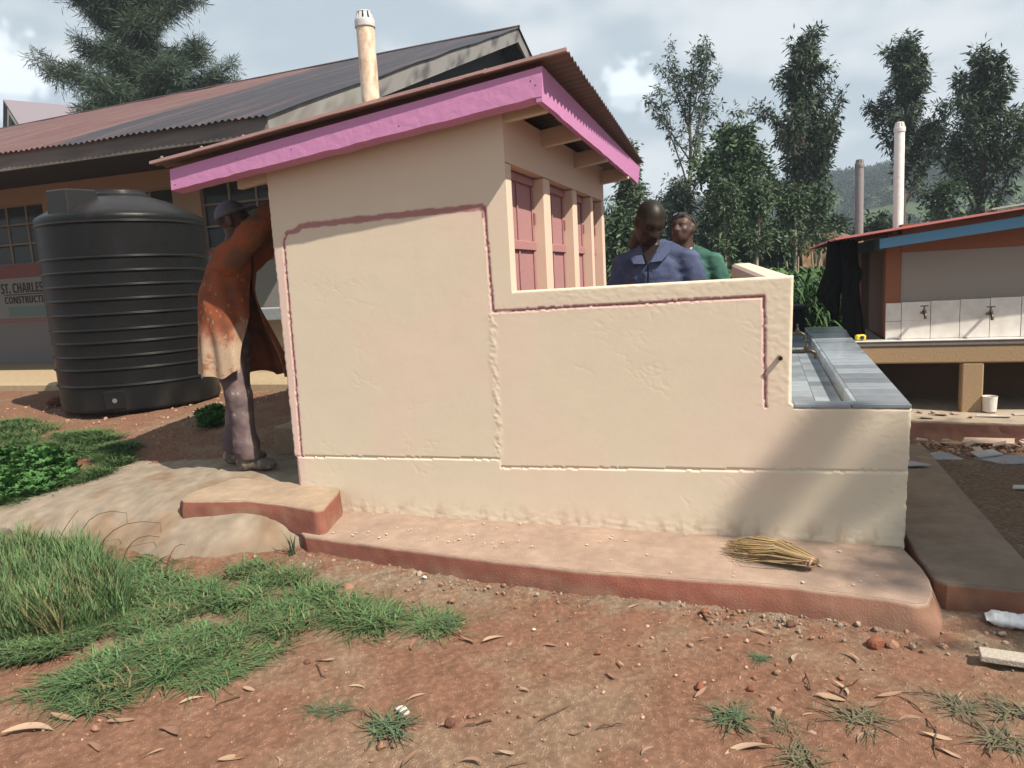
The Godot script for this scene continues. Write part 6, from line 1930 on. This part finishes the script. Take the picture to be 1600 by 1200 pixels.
func small_things() -> void:
	var r := RandomNumberGenerator.new(); r.seed = 33
	# broom: a flat fan of stiff grass bound at the handle end
	var o := thing("hand_broom", "straw hand broom lying on the pavement against the cream wall", "broom", Vector3(0.19, 0.135, -3.36), 0.0)
	var dir := Vector3(-0.37, 0, -0.215).normalized(); var sd := Vector3(-dir.z, 0, dir.x)
	var st := MB.new()
	for k in 420:
		var a := r.randfn(0, 0.42); var hgt := r.randf()
		var l := r.randf_range(0.30, 0.43) * (1.0 - 0.12 * absf(a))
		var p0 := -dir * r.randf_range(-0.01, 0.035) + sd * a * 0.022 + Vector3(0, 0.005 + 0.030 * hgt, 0)
		var p1 := dir * l * 0.45 + sd * a * 0.09 + Vector3(0, 0.002 + 0.065 * hgt * (1.0 - 0.35 * a * a), 0)
		var p2 := dir * l * 0.8 + sd * a * (0.135 + r.randf_range(-0.03, 0.03)) + Vector3(0, -0.006 + 0.058 * hgt * maxf(0.1, 1.0 - 0.5 * a * a), 0)
		var p3 := dir * l + sd * (a * 0.115 + r.randf_range(-0.03, 0.03)) + Vector3(0, -0.010 + 0.028 * hgt, 0)
		var t := r.randf_range(0.6, 1.35)
		st.col = Color(0.37 * t, 0.26 * t, 0.135 * t)
		st.tube([p0, p1, p2, p3], [0.0022, 0.0017, 0.0013, 0.0008], 4, false)
	part("straw", st, mat(Color(1, 1, 1), 0.7), o)
	var bd := MB.new(); bd.col = Color(0.56, 0.36, 0.30)
	for k in 4:
		var c := dir * (0.012 * k - 0.012) + Vector3(0, 0.016, 0)
		var ring := []
		for s in 15:
			var a := TAU * s / 14
			ring.append(c + sd * cos(a) * 0.030 + Vector3(0, sin(a) * 0.018, 0) + dir * 0.004 * sin(a * 2.0 + k))
		bd.tube(ring, [0.0058], 6, false)
	part("binding", bd, M.cloth, o)
	# rubble of tiles
	shard("grey tile shard lying apart by the pavement corner", Vector3(1.24, 0.012, -5.95), [[-0.11, -0.05], [0.10, -0.09], [0.06, 0.08], [-0.05, 0.10]], 0.2, Vector2(0.05, 0.03), Color(0.30, 0.31, 0.33))
	shard("largest grey tile shard, under another in the shade", Vector3(1.60, 0.012, -5.90), [[-0.17, 0.02], [-0.02, -0.12], [0.19, -0.06], [0.15, 0.12], [-0.10, 0.12]], -0.1, Vector2(0.02, 0.02), Color(0.30, 0.31, 0.33))
	shard("grey tile shard stacked on the largest one", Vector3(1.52, 0.030, -6.0), [[-0.10, -0.05], [0.09, -0.06], [0.10, 0.05], [-0.07, 0.07]], 0.5, Vector2(0.08, 0.05), Color(0.34, 0.35, 0.36))
	shard("bluish tile offcut on the side pavement by the counter", Vector3(0.86, 0.118, -5.30), [[-0.16, -0.02], [0.05, -0.06], [0.17, 0.01], [0.06, 0.07]], -0.3, Vector2(0.0, 0.02), Color(0.30, 0.31, 0.36))
	shard("pale strip of tile at the right edge in the shade", Vector3(1.58, 0.012, -5.20), [[-0.12, -0.02], [0.22, -0.04], [0.24, 0.03], [-0.09, 0.05]], 0.1, Vector2(0.0, 0.03), Color(0.40, 0.39, 0.38))
	shard("long pinkish tile slab leaning on the rubble heap", Vector3(1.62, 0.04, -6.38), [[-0.17, -0.04], [0.17, -0.05], [0.19, 0.04], [-0.14, 0.05]], -0.05, Vector2(0.25, 0.02), Color(0.48, 0.36, 0.29))
	shard("square pale tile chip standing in the rubble", Vector3(1.93, 0.05, -6.22), [[-0.05, -0.05], [0.05, -0.04], [0.05, 0.05], [-0.04, 0.05]], 0.3, Vector2(0.7, 0.1), Color(0.52, 0.43, 0.36))
	shard("white tile strip by the cup on the wash pavement", Vector3(1.76, 0.157, -6.80), [[-0.12, -0.03], [0.12, -0.03], [0.13, 0.03], [-0.10, 0.03]], -0.15, Vector2(0.0, 0.02), Color(0.62, 0.56, 0.49))
	shard("white tile strip right of the cup, at the frame's edge", Vector3(2.07, 0.157, -6.90), [[-0.14, -0.03], [0.14, -0.03], [0.14, 0.03], [-0.14, 0.03]], 0.05, Vector2(0.0, 0.02), Color(0.62, 0.56, 0.49))
	for k in 22:
		var x := r.randf_range(1.15, 2.2)
		var at := Vector3(x, 0.02 + r.randf_range(0, 0.03), -6.42 + absf(r.randfn(0, 0.12))) if k < 16 else Vector3(r.randf_range(1.2, 1.75), 0.156, -6.62 - r.randf_range(0.02, 0.35))
		var s := r.randf_range(0.022, 0.05)
		shard("broken tile chip in the rubble before the wash trough", at, [[-s, -s * 0.4], [s * 0.9, -s * 0.6], [s * 1.1, s * 0.3], [-s * 0.6, s * 0.7]], r.randf() * TAU, Vector2(r.randf_range(-0.4, 0.4), r.randf_range(-0.4, 0.4)), Color(0.50, 0.38, 0.30) * r.randf_range(0.8, 1.2), "tile chips in the rubble")
	# cup, tape measure
	var cup := thing("plastic_cup", "small stained white plastic cup before the second trough opening", "cup", Vector3(1.785, 0.158, -6.99))
	var cm := MB.new(); cm.col = Color(0.62, 0.58, 0.53)
	cm.lathe(PackedVector2Array([Vector2(0.0, 0.0), Vector2(0.046, 0.0), Vector2(0.05, 0.01), Vector2(0.056, 0.128), Vector2(0.059, 0.132), Vector2(0.056, 0.134), Vector2(0.052, 0.128), Vector2(0.046, 0.014), Vector2(0.0, 0.012)]), 24)
	part("cup_wall", cm, M.gloss, cup)
	var tp := thing("tape_measure", "yellow and black tape measure on the white ledge corner", "tape measure", Vector3(0.80, 0.776, -7.06), 0.2)
	var tm := MB.new(); tm.col = Color(0.72, 0.55, 0.03)
	tm.box(Vector3(0, 0.026, 0), Vector3(0.085, 0.05, 0.05), Basis.IDENTITY, 0.012)
	part("case", tm, M.gloss, tp)
	var tk := MB.new(); tk.col = Color(0.03, 0.03, 0.03)
	tk.lathe(PackedVector2Array([Vector2(0.018, 0.0), Vector2(0.018, 0.004), Vector2(0.0, 0.005)]), 16, Transform3D(Basis(Vector3.RIGHT, PI / 2), Vector3(0.006, 0.026, 0.0252)))
	part("label_disc", tk, M.gloss, tp)
	# empty packet and board at the right edge
	var pk := MB.new()
	var ns := noise(110, 12.0, 3)
	pk.grid(40, 20, func(u, v):
		var x := lerpf(-0.11, 0.13, u); var a: float = TAU * v
		var e := sm(0.0, 0.12, u) * 0.8 + 0.2
		return Vector3(x, 0.028 + e * 0.026 * sin(a) * (1.0 + 0.5 * ns.get_noise_2d(x * 1.5, v * 0.6)), -0.045 * cos(a) * (0.75 + 0.25 * e) - 0.01 * ns.get_noise_2d(u, 3)), func(p): return Color(0.66, 0.65, 0.64) * (1.0 + 0.12 * ns.get_noise_2d(p.x, p.z)))
	var po := part("plastic_packet", pk, M.gloss)
	po.position = Vector3(0.945, 0.0, -3.20); po.rotation.y = -0.12
	tag(po, "white twisted plastic packet lying by the side pavement", "packet")
	var bo := thing("wooden_board", "weathered grey board end at the right edge of the yard", "board", Vector3(0.89, 0.02, -2.865), -0.12)
	var bm := MB.new(); bm.col = Color(0.42, 0.37, 0.31)
	bm.box(Vector3(0.12, 0.012, 0), Vector3(0.55, 0.024, 0.075), Basis.IDENTITY, 0.003)
	part("plank", bm, M.wood, bo)
	# things in the passage between the block and the school
	var sb := thing("concrete_step", "plain concrete step in the shade against the block's side wall", "step", Vector3(-3.26, 0.27, -4.75))
	var sm1 := MB.new(); sm1.col = Color(0.36, 0.27, 0.19)
	sm1.box(Vector3(0, 0.10, 0), Vector3(0.40, 0.22, 0.62), Basis.IDENTITY, 0.012)
	part("tread", sm1, M.concrete, sb)
	var dk := thing("school_desk", "desk with a blue-grey top and bent metal legs on the verandah", "desk", Vector3(-5.70, 0.51, -7.55))
	var d1 := MB.new(); d1.col = Color(0.26, 0.29, 0.31)
	d1.box(Vector3(-0.05, 0.70, 0), Vector3(0.75, 0.15, 0.42), Basis.IDENTITY, 0.01)
	part("desk_top", d1, M.paint, dk)
	var d3 := MB.new(); d3.col = Color(0.38, 0.32, 0.27)
	d3.box(Vector3(-0.08, 0.44, -0.15), Vector3(0.66, 0.36, 0.02))
	part("desk_panel", d3, M.paint, dk)
	for s in [-1.0, 1.0]:
		var d2 := MB.new(); d2.col = Color(0.16, 0.13, 0.12)
		d2.tube([Vector3(s * 0.3 - 0.25, 0.30, 0.24), Vector3(s * 0.3 - 0.02, 0.30, 0.24), Vector3(s * 0.3, 0.28, 0.24), Vector3(s * 0.3 + 0.04, 0.0, 0.24)], [0.014], 8)
		part("desk_leg", d2, M.metal, dk)
	var crate := thing("dark_crate", "dark box standing at the far end of the tiled counter", "box", Vector3(0.42, 0, -8.75))
	var cr := MB.new(); cr.col = Color(0.014, 0.018, 0.016)
	cr.span(Vector3(-0.35, 0.0, -0.2), Vector3(0.0, 0.98, 0.2), 0.02)
	part("box_body", cr, M.paint, crate)
	var cl := MB.new(); cl.col = Color(0.018, 0.022, 0.02)
	cl.span(Vector3(-0.37, 0.981, -0.22), Vector3(0.02, 1.02, 0.22), 0.008)
	part("box_lid", cl, M.paint, crate)


var GRASS_TALL := [PackedVector2Array([Vector2(-4.41, -2.77), Vector2(-4.16, -2.81), Vector2(-4.06, -2.98), Vector2(-3.59, -2.91), Vector2(-3.11, -2.66), Vector2(-2.78, -2.39), Vector2(-2.87, -2.21), Vector2(-3.28, -2.00)])]
var GRASS_MID := [PackedVector2Array([Vector2(-3.40, -2.79), Vector2(-3.22, -2.93), Vector2(-2.59, -2.73), Vector2(-2.30, -2.40), Vector2(-2.23, -1.98), Vector2(-2.58, -1.81), Vector2(-2.55, -1.97), Vector2(-2.66, -2.26)]), PackedVector2Array([Vector2(-2.72, -2.88), Vector2(-2.66, -3.08), Vector2(-2.27, -3.02), Vector2(-2.00, -2.90), Vector2(-1.68, -2.77), Vector2(-1.56, -2.61), Vector2(-1.88, -2.50), Vector2(-2.03, -2.27), Vector2(-2.22, -2.03), Vector2(-2.52, -2.21), Vector2(-2.59, -2.56)]), PackedVector2Array([Vector2(-3.48, -2.20), Vector2(-2.98, -2.31), Vector2(-2.88, -2.43), Vector2(-2.78, -2.24), Vector2(-2.88, -2.04), Vector2(-3.11, -1.94)])]
var GRASS_EDGE := [PackedVector2Array([Vector2(-2.65, -1.81), Vector2(-2.64, -2.05), Vector2(-2.21, -2.05), Vector2(-2.18, -1.84), Vector2(-2.52, -1.76)]), PackedVector2Array([Vector2(-1.94, -2.81), Vector2(-1.67, -2.80), Vector2(-1.32, -2.74), Vector2(-1.30, -2.64), Vector2(-1.52, -2.53), Vector2(-1.84, -2.45)]), PackedVector2Array([Vector2(-3.43, -2.94), Vector2(-3.18, -3.05), Vector2(-2.89, -2.89), Vector2(-2.75, -2.49), Vector2(-2.91, -2.46)]), PackedVector2Array([Vector2(-2.28, -2.09), Vector2(-1.97, -2.37), Vector2(-1.85, -2.29), Vector2(-2.00, -2.06)])]
var WEEDS := [PackedVector2Array([Vector2(-6.32, -4.10), Vector2(-5.62, -4.24), Vector2(-5.14, -4.13), Vector2(-4.80, -3.94), Vector2(-4.72, -3.65), Vector2(-4.94, -3.40), Vector2(-5.04, -3.20)]), PackedVector2Array([Vector2(-4.77, -5.13), Vector2(-4.65, -5.28), Vector2(-4.35, -4.92), Vector2(-4.46, -4.85)])]
var GRASS_BACK := [PackedVector2Array([Vector2(-7.04, -4.85), Vector2(-6.71, -5.05), Vector2(-6.04, -4.77), Vector2(-5.95, -4.50), Vector2(-6.53, -4.47)]), PackedVector2Array([Vector2(-5.87, -4.63), Vector2(-5.41, -4.68), Vector2(-5.00, -4.56), Vector2(-5.45, -4.40)]), PackedVector2Array([Vector2(-5.13, -4.42), Vector2(-4.90, -4.50), Vector2(-4.57, -4.14), Vector2(-4.73, -4.05)]), PackedVector2Array([Vector2(-6.38, -4.48), Vector2(-5.19, -4.42), Vector2(-5.01, -4.25), Vector2(-5.99, -4.18)]), PackedVector2Array([Vector2(-4.94, -3.49), Vector2(-4.79, -4.05), Vector2(-4.60, -3.99), Vector2(-4.73, -3.42)])]
var LEAVES := [[-1.961, -2.951, 1.66, 0.90], [-1.810, -2.907, 1.22, 0.60], [-1.657, -2.305, 1.73, 1.10], [-1.317, -2.119, 1.77, 1.10], [-1.191, -2.163, 2.58, 1.00], [-1.366, -2.498, -2.85, 0.80], [-1.066, -2.633, 2.36, 1.00], [-1.164, -2.594, 1.12, 0.80], [-0.547, -2.339, -3.06, 1.00], [-0.240, -3.024, 0.39, 0.90], [-0.015, -2.931, 1.03, 1.00], [-0.015, -2.840, 1.34, 0.60], [0.313, -2.804, 0.65, 1.10], [0.051, -2.582, 1.24, 0.90], [0.099, -2.753, 2.81, 0.70], [-0.215, -2.433, 2.60, 0.60], [0.212, -2.499, 1.49, 1.20], [0.339, -2.493, 1.82, 1.00], [0.203, -2.266, 0.34, 1.20], [0.277, -2.285, 2.81, 1.30], [0.270, -2.391, 1.82, 0.80], [0.036, -2.361, 2.95, 0.70], [-0.059, -2.160, 1.93, 1.30], [0.100, -2.239, 1.45, 1.00], [0.615, -2.611, 2.83, 0.60], [0.655, -2.366, 2.03, 1.30], [0.491, -2.356, 1.56, 1.20], [0.435, -2.444, 1.82, 1.00], [-1.794, -1.869, 1.32, 1.10], [-1.915, -1.774, 1.35, 1.00], [-2.429, -1.662, 2.07, 1.50], [-2.141, -1.773, 1.82, 0.90], [-1.591, -1.704, 2.18, 1.30], [-0.823, -1.920, 2.37, 1.20], [-0.770, -1.950, 1.42, 0.90], [-0.856, -1.896, 1.62, 0.90], [-1.439, -1.728, 0.76, 1.00], [-1.051, -1.845, 2.95, 0.80], [-2.552, -1.708, 1.49, 0.90], [-2.367, -1.735, 1.63, 1.00], [-0.553, -3.049, 2.35, 0.70], [-0.537, -2.461, 0.89, 0.60], [-0.519, -2.557, 0.55, 0.80], [-2.333, -3.747, 1.95, 0.80], [-0.233, -2.826, 2.07, 0.60], [-0.819, -2.636, 1.80, 0.50], [0.258, -2.571, 0.46, 0.80], [0.397, -2.565, 2.23, 0.90], [0.490, -2.549, 1.21, 0.90], [0.686, -2.598, 2.13, 0.80], [0.510, -2.282, 0.96, 1.00], [-0.032, -2.239, 0.44, 0.90], [0.126, -2.384, 2.23, 0.70], [-1.013, -1.953, 1.42, 0.50], [-1.430, -2.177, 1.59, 0.60], [-1.014, -2.059, 2.75, 0.60], [-0.821, -2.305, 1.35, 0.50], [-0.580, -2.098, 1.82, 0.50], [-0.288, -2.208, 1.23, 0.70], [-0.350, -2.075, 2.50, 0.80], [-1.885, -1.660, 2.51, 0.90], [-2.105, -1.637, 1.29, 0.70], [-1.994, -1.951, 2.40, 0.80], [-3.231, -2.969, 1.89, 0.90], [-1.823, -2.058, 1.51, 0.70], [0.381, -3.106, 1.45, 0.50]]
